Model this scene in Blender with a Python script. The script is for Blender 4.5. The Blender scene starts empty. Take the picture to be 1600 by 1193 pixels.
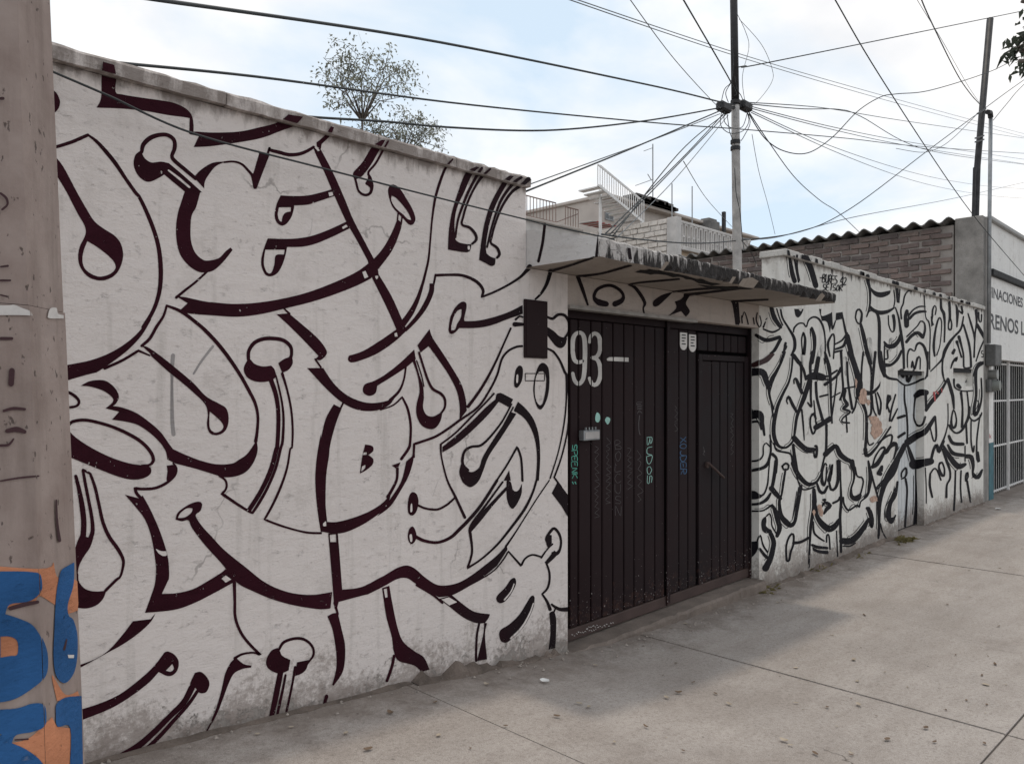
import bpy, bmesh, math, random
import numpy as np
from mathutils import Vector, Matrix
from mathutils.geometry import tessellate_polygon
random.seed(7)
scene = bpy.context.scene
R = math.radians
# ------------------------------------------------------------------ camera
ZC = 1.861                       # camera height above the level pavement by the far wall
D = 3.3                          # camera to wall plane (metres)
FPX, CX, HY = 1200.0, 800.0, 605.0
AX = Vector((0.7115, 0.7027, 0)).normalized()      # viewing direction: X runs along the wall, Y into it
RT = Vector((AX.y, -AX.x, 0))
cam_d = bpy.data.cameras.new('camera'); cam = bpy.data.objects.new('camera', cam_d)
scene.collection.objects.link(cam); scene.camera = cam
cam.location = (0, 0, ZC)
cam.rotation_euler = (R(90), 0, math.atan2(AX.y, AX.x) - R(90))
cam_d.sensor_width = 36; cam_d.lens = 36 * FPX / 1600
cam_d.shift_y = (HY - 596.5) / 1600
cam_d.clip_start = 0.05; cam_d.clip_end = 3000
# ------------------------------------------------------------------ sky and sun
world = bpy.data.worlds.new('World'); scene.world = world; world.use_nodes = True
SUN_DIR = Vector((0.20, 0.135, 1.0)).normalized()   # towards the sun: high, behind the wall
nt = world.node_tree; nt.nodes.clear()
def wn(t, **k):
    n = nt.nodes.new(t)
    for a, b in k.items(): setattr(n, a, b)
    return n
sky = wn('ShaderNodeTexSky', sky_type='NISHITA', sun_disc=False)
sky.sun_elevation = math.asin(SUN_DIR.z); sky.sun_rotation = math.atan2(SUN_DIR.x, SUN_DIR.y)
sky.air_density = 1.0; sky.dust_density = 2.5; sky.altitude = 2200
geo = wn('ShaderNodeTexCoord')
sep = wn('ShaderNodeSeparateXYZ'); nt.links.new(geo.outputs['Generated'], sep.inputs[0])
zadd = wn('ShaderNodeMath', operation='ADD'); zadd.inputs[1].default_value = 0.28
nt.links.new(sep.outputs['Z'], zadd.inputs[0])
zmax = wn('ShaderNodeMath', operation='MAXIMUM'); zmax.inputs[1].default_value = 0.05
nt.links.new(zadd.outputs[0], zmax.inputs[0])
dv = wn('ShaderNodeVectorMath', operation='DIVIDE')
cz = wn('ShaderNodeCombineXYZ')
for k in range(3): nt.links.new(zmax.outputs[0], cz.inputs[k])
nt.links.new(geo.outputs['Generated'], dv.inputs[0]); nt.links.new(cz.outputs[0], dv.inputs[1])
n1 = wn('ShaderNodeTexNoise'); n1.inputs['Scale'].default_value = 1.55; n1.inputs['Detail'].default_value = 8
n1.inputs['Roughness'].default_value = 0.52; n1.inputs['Distortion'].default_value = 0.35
nt.links.new(dv.outputs[0], n1.inputs['Vector'])
cr = wn('ShaderNodeValToRGB')
cr.color_ramp.elements[0].position = 0.36; cr.color_ramp.elements[1].position = 0.56
nt.links.new(n1.outputs['Fac'], cr.inputs[0])
n2 = wn('ShaderNodeTexNoise'); n2.inputs['Scale'].default_value = 3.4; n2.inputs['Detail'].default_value = 6
nt.links.new(dv.outputs[0], n2.inputs['Vector'])
cc = wn('ShaderNodeValToRGB')
cc.color_ramp.elements[0].position = 0.30; cc.color_ramp.elements[0].color = (6.5, 6.6, 6.8, 1)
cc.color_ramp.elements[1].position = 0.66; cc.color_ramp.elements[1].color = (8.35, 8.1, 7.85, 1)
nt.links.new(n2.outputs['Fac'], cc.inputs[0])
# thin high veil lifts the blue between the clouds
veil = wn('ShaderNodeMixRGB'); veil.inputs[0].default_value = 0.80; veil.inputs[2].default_value = (5.7, 6.75, 7.6, 1)
nt.links.new(sky.outputs[0], veil.inputs[1])
mx = wn('ShaderNodeMixRGB'); nt.links.new(cr.outputs[0], mx.inputs[0])
nt.links.new(veil.outputs[0], mx.inputs[1]); nt.links.new(cc.outputs[0], mx.inputs[2])
bg = wn('ShaderNodeBackground'); bg.inputs['Strength'].default_value = 0.10
out = wn('ShaderNodeOutputWorld')
nt.links.new(mx.outputs[0], bg.inputs[0]); nt.links.new(bg.outputs[0], out.inputs[0])
sun_d = bpy.data.lights.new('sun', 'SUN'); sun_d.energy = 0.75; sun_d.angle = R(3.5); sun_d.color = (1, 0.90, 0.76)
sun = bpy.data.objects.new('sun', sun_d); scene.collection.objects.link(sun)
sun.location = (0, 0, 20); sun.rotation_euler = SUN_DIR.to_track_quat('Z', 'Y').to_euler()
scene.view_settings.view_transform = 'Standard'; scene.view_settings.look = 'None'
scene.view_settings.exposure = 0.50; scene.view_settings.gamma = 1.0
scene.view_settings.use_curve_mapping = False
scene.render.engine = 'CYCLES'
scene.cycles.max_bounces = 6; scene.cycles.transparent_max_bounces = 12
# ------------------------------------------------------------------ pixel <-> place helpers
ORI = Vector((0, 0, ZC))
def ray(x, y): return AX + RT * ((x - CX) / FPX) + Vector((0, 0, -(y - HY) / FPX))
def onplane(x, y, p0, n):
    d = ray(x, y); return ORI + d * ((Vector(p0) - ORI).dot(n) / d.dot(n))
def atY(x, y, Y=D): return onplane(x, y, (0, Y, 0), Vector((0, 1, 0)))
def atX(x, y, X): return onplane(x, y, (X, 0, 0), Vector((1, 0, 0)))
def atdep(x, y, dep): return ORI + ray(x, y) * dep
_gs = np.array([-9, -2, .289, .43, .61, .77, .95, 1.171, 1.5, 2.014, 4.3, 9, 60]) * D
_gh = np.array([.43, .43, .446, .4566, .470, .479, .502, .5286, .545, .557, .564, .566, .566])
def zg(X):
    return float(np.mean([ZC - D * np.interp(X + o, _gs, _gh) for o in (-.3, -.15, 0, .15, .3)]))
def ground(x, y):
    z = 0.1
    for _ in range(12):
        p = onplane(x, y, (0, 0, z), Vector((0, 0, 1))); z = zg(p.x)
    return Vector((p.x, p.y, z))
# ------------------------------------------------------------------ object helpers
COL = scene.collection
def tag(o, label=None, cat=None, group=None, kind=None):
    if label: o['label'] = label
    if cat: o['category'] = cat
    if group: o['group'] = group
    if kind: o['kind'] = kind
    return o
def empty(name, loc, label=None, cat=None, group=None):
    o = bpy.data.objects.new(name, None); COL.objects.link(o); o.location = loc
    o.empty_display_size = 0.1
    return tag(o, label, cat, group)
def wloc(o):
    v = Vector(o.location)
    while o.parent: o = o.parent; v += Vector(o.location)
    return v
def mesh(name, verts, faces, mat, parent=None, loc=None, smooth=False):
    """verts in world metres; the object's origin goes to loc (or the parent's place)."""
    base = Vector(loc) if loc is not None else (wloc(parent) if parent else Vector((0, 0, 0)))
    me = bpy.data.meshes.new(name)
    me.from_pydata([tuple(Vector(v) - base) for v in verts], [], faces)
    me.materials.append(mat); me.update()
    if smooth:
        for p in me.polygons: p.use_smooth = True
    o = bpy.data.objects.new(name, me); COL.objects.link(o)
    if parent: o.parent = parent; o.location = base - wloc(parent)
    else: o.location = base
    return o
class MB:
    def __init__(s): s.v = []; s.f = []
    def add(s, vs, fs):
        b = len(s.v); s.v += [tuple(v) for v in vs]; s.f += [tuple(b + i for i in f) for f in fs]; return s
    def box(s, x0, x1, y0, y1, z0, z1, ch=0.0):
        if ch <= 0:
            return s.add([(x, y, z) for x in (x0, x1) for y in (y0, y1) for z in (z0, z1)],
                         [(0, 1, 3, 2), (4, 6, 7, 5), (0, 4, 5, 1), (2, 3, 7, 6), (0, 2, 6, 4), (1, 5, 7, 3)])
        bm = bmesh.new(); bmesh.ops.create_cube(bm, size=1)
        for v in bm.verts:
            v.co = Vector(((x0 + x1) / 2 + v.co.x * (x1 - x0), (y0 + y1) / 2 + v.co.y * (y1 - y0), (z0 + z1) / 2 + v.co.z * (z1 - z0)))
        bmesh.ops.bevel(bm, geom=bm.edges[:], offset=ch, segments=1, affect='EDGES')
        bm.verts.index_update()
        s.add([v.co.copy() for v in bm.verts], [[v.index for v in f.verts] for f in bm.faces]); bm.free(); return s
    def tube(s, pts, r, n=6, cap=True):
        pts = [Vector(p) for p in pts]; rs = r if isinstance(r, (list, tuple)) else [r] * len(pts)
        rings = []; up = Vector((0, 0, 1))
        for i, p in enumerate(pts):
            t = (pts[min(i + 1, len(pts) - 1)] - pts[max(i - 1, 0)]).normalized()
            a = t.cross(up if abs(t.z) < .95 else Vector((0, 1, 0))).normalized(); b = t.cross(a)
            rings.append([p + (a * math.cos(2 * math.pi * k / n) + b * math.sin(2 * math.pi * k / n)) * rs[i] for k in range(n)])
        vs = [v for q in rings for v in q]; fs = []
        for i in range(len(pts) - 1):
            for k in range(n):
                fs.append((i * n + k, i * n + (k + 1) % n, (i + 1) * n + (k + 1) % n, (i + 1) * n + k))
        if cap: fs += [tuple(range(n))[::-1], tuple((len(pts) - 1) * n + k for k in range(n))]
        return s.add(vs, fs)
    def bar(s, a, b, w, h=None):
        """square bar from a to b"""
        a, b = Vector(a), Vector(b); h = h or w
        t = (b - a).normalized(); u = t.cross(Vector((0, 0, 1)) if abs(t.z) < .95 else Vector((0, 1, 0))).normalized(); q = t.cross(u)
        vs = [p + u * (i * w / 2) + q * (j * h / 2) for p in (a, b) for i, j in ((-1, -1), (1, -1), (1, 1), (-1, 1))]
        return s.add(vs, [(0, 1, 2, 3), (7, 6, 5, 4), (0, 4, 5, 1), (1, 5, 6, 2), (2, 6, 7, 3), (3, 7, 4, 0)])
    def prism(s, poly, axis, a, b):
        """extrude a 2-D polygon along axis 'x' | 'y' | 'z' from a to b"""
        def mk(p, t): return {'x': (t, p[0], p[1]), 'y': (p[0], t, p[1]), 'z': (p[0], p[1], t)}[axis]
        n = len(poly)
        return s.add([mk(p, a) for p in poly] + [mk(p, b) for p in poly],
                     [tuple(range(n)), tuple(range(2 * n - 1, n - 1, -1))] + [(i, i + n, (i + 1) % n + n, (i + 1) % n) for i in range(n)])
    def build(s, name, mat, parent=None, loc=None, smooth=False): return mesh(name, s.v, s.f, mat, parent, loc, smooth)
def fixnormals(o):
    bm = bmesh.new(); bm.from_mesh(o.data); bmesh.ops.recalc_face_normals(bm, faces=bm.faces); bm.to_mesh(o.data); bm.free(); return o
# ------------------------------------------------------------------ materials
class NT:
    def __init__(s, name):
        s.m = bpy.data.materials.new(name); s.m.use_nodes = True; s.t = s.m.node_tree
        s.b = s.t.nodes['Principled BSDF']; s.o = s.t.nodes['Material Output']
        s.pos = s.t.nodes.new('ShaderNodeNewGeometry').outputs['Position']
    def n(s, t, ins=None, **k):
        q = s.t.nodes.new(t)
        for a, b in k.items(): setattr(q, a, b)
        for a, b in (ins or {}).items():
            if hasattr(b, 'links') or isinstance(b, bpy.types.NodeSocket): s.t.links.new(b, q.inputs[a])
            else: q.inputs[a].default_value = b
        return q
    def noise(s, scale, detail=4, rough=.55, stretch=None, vec=None, dist=0.0, off=None):
        v = vec or s.pos
        if stretch or off:
            mp = s.n('ShaderNodeMapping', {'Vector': v}); mp.inputs['Scale'].default_value = stretch or (1, 1, 1)
            mp.inputs['Location'].default_value = off or (0, 0, 0); v = mp.outputs[0]
        return s.n('ShaderNodeTexNoise', {'Vector': v, 'Scale': scale, 'Detail': detail, 'Roughness': rough, 'Distortion': dist}).outputs['Fac']
    def ramp(s, fac, stops):
        q = s.n('ShaderNodeValToRGB', {0: fac}); e = q.color_ramp.elements
        while len(e) < len(stops): e.new(0.5)
        for i, (p, c) in enumerate(stops):
            e[i].position = p; e[i].color = (c, c, c, 1) if isinstance(c, (int, float)) else tuple(c) + (1,)
        return q.outputs[0]
    def mix(s, fac, a, b, mode='MIX'):
        return s.n('ShaderNodeMixRGB', {0: fac, 1: a if not isinstance(a, tuple) else a + (1,), 2: b if not isinstance(b, tuple) else b + (1,)}, blend_type=mode).outputs[0]
    def math(s, op, a, b=0.0, clamp=False): return s.n('ShaderNodeMath', {0: a, 1: b}, operation=op, use_clamp=clamp).outputs[0]
    def xyz(s):
        q = s.n('ShaderNodeSeparateXYZ', {0: s.pos}); return q.outputs
    def bump(s, h, strength=.3, dist=.01, base=None):
        q = s.n('ShaderNodeBump', {'Height': h, 'Strength': strength, 'Distance': dist})
        if base: s.t.links.new(base, q.inputs['Normal'])
        return q.outputs[0]
    def done(s, color=None, rough=.8, normal=None, metallic=0.0, spec=.3):
        if color is not None:
            if isinstance(color, tuple): s.b.inputs['Base Color'].default_value = color + (1,)
            else: s.t.links.new(color, s.b.inputs['Base Color'])
        if isinstance(rough, (int, float)): s.b.inputs['Roughness'].default_value = rough
        else: s.t.links.new(rough, s.b.inputs['Roughness'])
        if normal: s.t.links.new(normal, s.b.inputs['Normal'])
        s.b.inputs['Metallic'].default_value = metallic; s.b.inputs['Specular IOR Level'].default_value = spec
        return s.m
    def cut(s, mask):
        """mask 1 = paint gone, what lies behind shows"""
        tr = s.n('ShaderNodeBsdfTransparent'); mxs = s.n('ShaderNodeMixShader')
        s.t.links.new(mask, mxs.inputs[0]); s.t.links.new(s.b.outputs[0], mxs.inputs[1]); s.t.links.new(tr.outputs[0], mxs.inputs[2])
        s.t.links.new(mxs.outputs[0], s.o.inputs['Surface'])
def hgt(m):
    """height above the pavement at the wall"""
    x, y, z = m.xyz()
    g = m.n('ShaderNodeMapRange', {0: x, 1: 0.6, 2: 4.6, 3: 0.40, 4: 0.06}).outputs[0]
    return m.math('SUBTRACT', z, g)
def peelmask(m, lo=.0, hi=.42, thr=.60):
    """specks and patches of lost paint, many by the pavement, a few higher up"""
    h = hgt(m); hn = m.n('ShaderNodeMapRange', {0: h, 1: lo, 2: hi, 3: 0.085, 4: -0.16}).outputs[0]
    a = m.noise(26, 9, .78); b = m.noise(3.1, 4, .6)
    t = m.math('ADD', m.math('ADD', m.math('MULTIPLY', a, .60), m.math('MULTIPLY', b, .40)), hn)
    return m.ramp(t, [(thr - .03, 0.0), (thr, 1.0)])
def plaster_bump(m, fine=.35):
    a = m.noise(60, 6, .65, stretch=(1, 1, 1.7)); b = m.noise(9, 5, .55, stretch=(1, 1, 2.4)); c = m.noise(1.1, 2)
    h = m.math('ADD', m.math('MULTIPLY', a, .25), m.math('ADD', m.math('MULTIPLY', b, .5), m.math('MULTIPLY', c, .9)))
    pits = m.noise(16, 6, .75, stretch=(1, 1, 1.8), off=(3, 1, 2)); pr = m.ramp(pits, [(.33, 0.0), (.40, 1.0)])
    nb = m.bump(h, fine, .05)
    return m.bump(pr, .5, .008, nb), pits
def mat_wall(name, tint, streak=.5, top=None):
    m = NT(name)
    nb, pits = plaster_bump(m)
    big = m.noise(.9, 5, .6); fine = m.noise(30, 6, .65)
    col = m.mix(m.ramp(big, [(.35, 0.0), (.68, 1.0)]), tuple(c * .93 for c in tint), tint)
    col = m.mix(m.math('MULTIPLY', m.ramp(fine, [(.55, 0.0), (.8, 1.0)]), .28), col, tuple(c * .72 for c in tint))
    col = m.mix(m.math('MULTIPLY', m.ramp(pits, [(.29, 1.0), (.36, 0.0)]), .45), col, (.20, .18, .17))
    st = m.noise(5, 4, .6, stretch=(3, 1, .22))
    col = m.mix(m.math('MULTIPLY', m.ramp(st, [(.56, 0.0), (.78, 1.0)]), streak), col, (.34, .31, .28))
    bl = m.ramp(m.noise(3.4, 7, .72, off=(7, 3, 5)), [(.56, 0.0), (.66, 1.0)])
    col = m.mix(m.math('MULTIPLY', bl, .24), col, (.36, .32, .29))
    sc = m.ramp(m.noise(20, 7, .75, stretch=(.7, 1, 2.2), off=(2, 9, 4)), [(.60, 0.0), (.66, 1.0)])
    col = m.mix(m.math('MULTIPLY', sc, .34), col, (.28, .25, .23))
    ck = m.n('ShaderNodeTexVoronoi', {'Vector': m.n('ShaderNodeVectorMath', {0: m.pos, 1: m.n('ShaderNodeVectorMath', {0: m.n('ShaderNodeTexNoise', {'Vector': m.pos, 'Scale': 5.0, 'Detail': 6}).outputs['Color'], 1: (.35, .35, .35)}, operation='MULTIPLY').outputs[0]}, operation='ADD').outputs[0], 'Scale': 1.3}, feature='DISTANCE_TO_EDGE').outputs['Distance']
    ckm = m.math('MULTIPLY', m.ramp(ck, [(.004, 1.0), (.010, 0.0)]), m.ramp(m.noise(1.3, 3, .5, off=(4, 4, 4)), [(.60, 0.0), (.66, 1.0)]))
    col = m.mix(m.math('MULTIPLY', ckm, .5), col, (.16, .14, .13))
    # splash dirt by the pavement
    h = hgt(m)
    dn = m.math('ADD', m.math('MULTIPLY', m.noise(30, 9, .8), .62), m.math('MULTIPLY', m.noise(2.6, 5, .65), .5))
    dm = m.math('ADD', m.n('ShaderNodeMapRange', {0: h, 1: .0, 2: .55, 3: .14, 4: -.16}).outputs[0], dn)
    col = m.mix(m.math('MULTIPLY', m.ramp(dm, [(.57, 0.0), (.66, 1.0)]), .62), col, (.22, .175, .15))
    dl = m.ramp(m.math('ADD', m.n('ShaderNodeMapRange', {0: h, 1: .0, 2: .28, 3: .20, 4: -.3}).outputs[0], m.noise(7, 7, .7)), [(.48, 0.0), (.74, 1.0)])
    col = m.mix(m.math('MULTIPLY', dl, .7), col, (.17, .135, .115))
    if top:      # dark noisy band just under the coping
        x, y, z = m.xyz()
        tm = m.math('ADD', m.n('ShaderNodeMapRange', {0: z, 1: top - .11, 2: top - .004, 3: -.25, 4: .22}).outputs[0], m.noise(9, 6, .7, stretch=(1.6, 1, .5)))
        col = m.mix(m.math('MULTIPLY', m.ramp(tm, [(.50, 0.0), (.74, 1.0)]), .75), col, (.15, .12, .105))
    pk = peelmask(m)
    pc = m.mix(m.noise(14, 4), (.20, .18, .165), (.40, .36, .33))
    col = m.mix(pk, col, pc)
    nb2 = m.bump(m.math('SUBTRACT', 1.0, pk), .6, .006, nb)
    return m.done(col, .85, nb2, spec=.2)
def mat_paint(name, c, worn=.63, cut=True, c2=None):
    m = NT(name); nb, pits = plaster_bump(m)
    f = m.noise(3, 5, .6)
    col = m.mix(m.ramp(f, [(.35, 0.0), (.7, 1.0)]), tuple(q * .8 for q in c), tuple(q * 1.35 for q in c))
    if c2:      # lens colour shading put into the paint: blacker towards the gate
        x, y, z = m.xyz(); q = m.math('ADD', m.n('ShaderNodeMapRange', {0: x, 1: 2.4, 2: 3.7, 3: -.2, 4: .55}).outputs[0], m.noise(1.5, 3))
        col = m.mix(m.ramp(q, [(.45, 0.0), (.85, 1.0)]), col, c2)
    col = m.mix(m.math('MULTIPLY', m.ramp(pits, [(.28, 1.0), (.34, 0.0)]), .5), col, (.22, .2, .19))
    m.done(col, .75, nb, spec=.10)
    if cut:
        pk = peelmask(m, thr=worn)
        sp = m.ramp(m.noise(38, 4, .7, off=(5, 2, 1)), [(.68, 0.0), (.70, 1.0)])
        m.cut(m.math('MAXIMUM', pk, sp))
    return m.m
def mat_conc(name, c, scale=1.0, var=.25, bump=.3, stain=.35, stainc=(.09, .085, .08), rough=.9):
    m = NT(name); a = m.noise(2.1 * scale, 6, .6); b = m.noise(38 * scale, 6, .7); g = m.noise(180 * scale, 2, .5)
    col = m.mix(m.ramp(a, [(.3, 0.0), (.7, 1.0)]), tuple(q * (1 - var) for q in c), tuple(q * (1 + var * .6) for q in c))
    col = m.mix(m.math('MULTIPLY', m.ramp(b, [(.52, 0.0), (.75, 1.0)]), stain), col, stainc)
    col = m.mix(m.math('MULTIPLY', m.ramp(g, [(.45, 0.0), (.75, 1.0)]), .18), col, tuple(q * .5 for q in c))
    h = m.math('ADD', m.math('MULTIPLY', b, .7), m.math('MULTIPLY', g, .3))
    return m.done(col, rough, m.bump(h, bump, .006), spec=.25)
def mat_plain(name, c, rough=.6, var=.2, metallic=0.0, scale=8, spec=.3, bump=0.0):
    m = NT(name); a = m.noise(scale, 5, .6)
    col = m.mix(m.ramp(a, [(.3, 0.0), (.72, 1.0)]), tuple(q * (1 - var) for q in c), tuple(min(1, q * (1 + var)) for q in c))
    return m.done(col, rough, m.bump(a, bump, .01) if bump else None, metallic, spec)
M = {}
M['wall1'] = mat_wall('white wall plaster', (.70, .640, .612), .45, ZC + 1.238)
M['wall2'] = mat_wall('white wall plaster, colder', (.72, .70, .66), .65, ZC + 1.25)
M['p1'] = mat_paint('maroon black spray paint', (.025, .0036, .0082), .645, True, (.013, .0080, .0100))
M['p2'] = mat_paint('charcoal spray paint', (.0125, .0115, .0145), .66)
M['cream'] = mat_plain('cream house render', (.47, .425, .39), .9, .12, scale=2)
M['housewhite'] = mat_plain('white house render', (.56, .535, .515), .9, .18, scale=3)
M['tan'] = mat_plain('tan house render', (.52, .40, .29), .9, .1, scale=2)
M['cladding'] = mat_plain('pale stone cladding', (.66, .61, .56), .9, .2, scale=9)
M['whitemetal'] = mat_plain('white painted metal', (.70, .69, .68), .5, .1)
M['brownmetal'] = mat_plain('brown painted metal', (.20, .13, .11), .6, .3)
M['darkmetal'] = mat_plain('dark steel', (.035, .034, .036), .55, .35, .3)
M['greymetal'] = mat_plain('galvanised steel', (.28, .29, .30), .5, .25, .6)
M['cable'] = mat_plain('black cable sheath', (.030, .034, .037), .6, .2)
M['cablegrey'] = mat_plain('weathered grey cable', (.15, .16, .17), .6, .2)
M['black'] = mat_plain('dark interior', (.02, .02, .022), .9, .2)
# ================================================================== ground
def mat_walk():
    m = NT('worn sidewalk concrete')
    a = m.noise(.7, 7, .62); b = m.noise(3.2, 9, .72, stretch=(.5, 1.5, 1)); c = m.noise(46, 6, .75); g = m.noise(260, 3, .6)
    col = m.mix(m.ramp(a, [(.32, 0.0), (.68, 1.0)]), (.350, .312, .286), (.485, .437, .402))
    col = m.mix(m.math('MULTIPLY', m.ramp(b, [(.44, 0.0), (.62, 1.0)]), .5), col, (.30, .258, .228))
    col = m.mix(m.math('MULTIPLY', m.ramp(c, [(.50, 0.0), (.66, 1.0)]), .5), col, (.17, .14, .122))
    col = m.mix(m.math('MULTIPLY', m.ramp(c, [(.30, 1.0), (.42, 0.0)]), .4), col, (.52, .47, .42))
    col = m.mix(m.math('MULTIPLY', m.ramp(g, [(.50, 0.0), (.62, 1.0)]), .5), col, (.13, .11, .097))
    col = m.mix(m.math('MULTIPLY', m.ramp(g, [(.34, 1.0), (.42, 0.0)]), .35), col, (.60, .55, .50))
    v = m.n('ShaderNodeTexVoronoi', {'Vector': m.pos, 'Scale': 5.5}).outputs['Distance']
    col = m.mix(m.math('MULTIPLY', m.ramp(v, [(.022, 1.0), (.05, 0.0)]), .75), col, (.07, .057, .05))
    st = m.ramp(m.noise(1.7, 6, .68, off=(11, 2, 0)), [(.57, 0.0), (.70, 1.0)])
    col = m.mix(m.math('MULTIPLY', st, .36), col, (.19, .157, .138))
    wp = m.n('ShaderNodeVectorMath', {0: m.pos, 1: m.n('ShaderNodeVectorMath', {0: m.n('ShaderNodeTexNoise', {'Vector': m.pos, 'Scale': 2.2, 'Detail': 8, 'Roughness': .65}).outputs['Color'], 1: (.7, .7, 0)}, operation='MULTIPLY').outputs[0]}, operation='ADD').outputs[0]
    ck = m.n('ShaderNodeTexVoronoi', {'Vector': wp, 'Scale': .62}, feature='DISTANCE_TO_EDGE').outputs['Distance']
    ckm = m.math('MULTIPLY', m.ramp(ck, [(.0022, 1.0), (.0055, 0.0)]), m.ramp(m.noise(.8, 3, .5, off=(3, 8, 1)), [(.60, 0.0), (.66, 1.0)]))
    col = m.mix(m.math('MULTIPLY', ckm, .85), col, (.07, .056, .048))
    # brown soil at the wall foot, with contact shade painted into it
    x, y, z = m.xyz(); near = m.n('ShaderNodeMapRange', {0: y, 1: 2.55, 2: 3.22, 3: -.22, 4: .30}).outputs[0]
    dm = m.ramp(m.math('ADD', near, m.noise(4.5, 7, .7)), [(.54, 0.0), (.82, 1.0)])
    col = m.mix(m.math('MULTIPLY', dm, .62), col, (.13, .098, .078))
    h = m.math('ADD', m.math('MULTIPLY', c, .6), m.math('ADD', m.math('MULTIPLY', g, .35), m.math('MULTIPLY', b, .5)))
    return m.done(col, .9, m.bump(m.math('SUBTRACT', h, ckm), .5, .008), spec=.2)
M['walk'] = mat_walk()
M['bed'] = mat_plain('soil in the joints', (.085, .072, .064), .95, .3, scale=20)
M['asphalt'] = mat_conc('asphalt', (.055, .054, .053), 2, .2, .5)
M['soil'] = mat_conc('bare soil', (.20, .165, .13), 1, .3, .5)
def strip(name, X0, X1, Y0, Y1, dz, mat, nx=40, parent=None, thick=0.0, loc=None, jit=0.0):
    """a sheet that follows the pavement's fall along X"""
    vs = []; fs = []; xs = np.linspace(X0, X1, nx + 1)
    rows = [(Y0, dz - thick), (Y0, dz - .004), (Y0 + .006, dz), (Y1 - .006, dz), (Y1, dz - .004), (Y1, dz - thick)] if thick else [(Y0, dz), (Y1, dz)]
    for x in xs:
        for (yy, oz) in rows: vs.append((x, yy, zg(x) + oz))
    k = len(rows)
    for i in range(nx):
        for j in range(k - 1): fs.append((i * k + j, (i + 1) * k + j, (i + 1) * k + j + 1, i * k + j + 1))
    if thick: fs += [tuple(range(k)), tuple(nx * k + j for j in range(k))[::-1]]
    return mesh(name, vs, fs, mat, parent, loc)
g = strip('ground', -60, 240, -200, 200, -.26, M['soil'], 300); tag(g, kind='structure')
rd = strip('road', -60, 240, -14, -1.95, -.15, M['asphalt'], 300); tag(rd, kind='structure')
sw = empty('sidewalk', (5, 1, zg(5) - .03)); tag(sw, kind='structure')
strip('bed', -8, 60, -1.78, 3.6, -.012, M['bed'], 90, sw)
XJ = [-8, -5.9, -3.8, -1.7, .40, 2.52, 4.59, 6.65, 8.88, 11.14, 13.27, 15.4, 17.5, 19.6, 21.8, 24, 27, 30, 34, 40, 60]
YJ = [-1.78, .966, 3.60]
for i in range(len(XJ) - 1):
    for j in range(2):
        dz = random.uniform(-.003, .003)
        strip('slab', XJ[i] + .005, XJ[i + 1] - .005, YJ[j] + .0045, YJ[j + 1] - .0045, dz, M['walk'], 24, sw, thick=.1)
kb = strip('kerb', -8, 60, -1.95, -1.79, .004, M['walk'], 90, thick=.25); tag(kb, kind='structure')
# ================================================================== boundary walls
ZU = ZC + .745          # canopy underside
W1T, CT1 = ZC + 1.238, ZC + 1.302
W2T, CT2 = ZC + 1.25, ZC + 1.315
XA, XB = 3.465, 3.864   # end of the tall wall, gate jamb
XC, XD, XE = 6.53, 7.02, 14.18
wall1 = empty('boundary_wall', (1.2, D + .1, zg(1.2)), 'tall white wall with maroon black bubble letters, between concrete pole and gate canopy', 'wall')
mb = MB().box(-2.5, XA, D, D + .22, -.3, W1T).box(XA, XB, D, D + .22, -.3, ZU - .001)
mb.build('wall', M['wall1'], wall1)
xj = [-2.5, -.9, .62, 1.52, 2.33, 2.86, XA + .012]
for i in range(len(xj) - 1):
    a, b = xj[i] + .002, xj[i + 1] - .002; n = 14; vs = []; fs = []
    for k in range(n + 1):
        x = a + (b - a) * k / n; j = lambda s: random.uniform(-s, s)
        for (y, z) in ((D - .034 + j(.003), W1T + .002 + j(.003)), (D - .038 + j(.004), CT1 - .014 + j(.003)), (D - .022 + j(.004), CT1 + j(.004)), (D + .24, CT1 + .01), (D + .24, W1T + .002)):
            vs.append((x, y, z))
    for k in range(n):
        for q in range(5): fs.append((k * 5 + q, (k + 1) * 5 + q, (k + 1) * 5 + (q + 1) % 5, k * 5 + (q + 1) % 5))
    fs += [tuple(range(5)), tuple(n * 5 + q for q in range(5))[::-1]]
    fixnormals(mesh('coping_block', vs, fs, M['wall1'], wall1))
# lintel between the two piers, above the gate
ZL = atY(893, 478).z
lint = empty('gate_lintel', (5.2, D + .1, ZL), 'white lintel band above the dark gate, painted with an eye and hooks', 'lintel')
M['lintel'] = mat_wall('brownish lintel plaster', (.45, .39, .35), .6)  # tint set darker and browner than the walls
MB().box(XB, XC, D + .001, D + .22, ZL, ZU - .001).build('beam', M['lintel'], lint)
MB().box(XB + .002, 5.45, D - .018, D + .06, ZL - .018, ZL + .006).build('angle_iron', mat_plain('bare grey iron', (.30, .28, .26), .6, .3, .2), lint)
# far wall with its doorway and niche
DX0, DX1, DZ = 10.17, 11.20, atY(1402, 578).z
NX0, NX1 = 12.52, 13.55; NZ1 = ZC + .285; NZ0 = ZC + .02
wall2 = empty('boundary_wall', (10, D + .1, 0), 'long white wall crowded with thin charcoal doodles beyond the dark gate', 'wall')
mb = MB().box(XC, XD, D, D + .22, -.3, ZU - .001).box(XD, DX0, D, D + .22, -.3, W2T).box(DX0, DX1, D, D + .22, DZ, W2T)
mb.box(DX1, NX0, D, D + .22, -.3, W2T).box(NX0, NX1, D, D + .22, -.3, NZ0).box(NX0, NX1, D, D + .22, NZ1, W2T).box(NX1, XE, D, D + .22, -.3, W2T)
mb.box(NX0, NX1, D + .09, D + .2, NZ0, NZ1)
mb.build('wall', M['wall2'], wall2)
M['coping2'] = mat_conc('white flaking coping', (.55, .53, .50), 1.5, .25, .5, .6)
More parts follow.
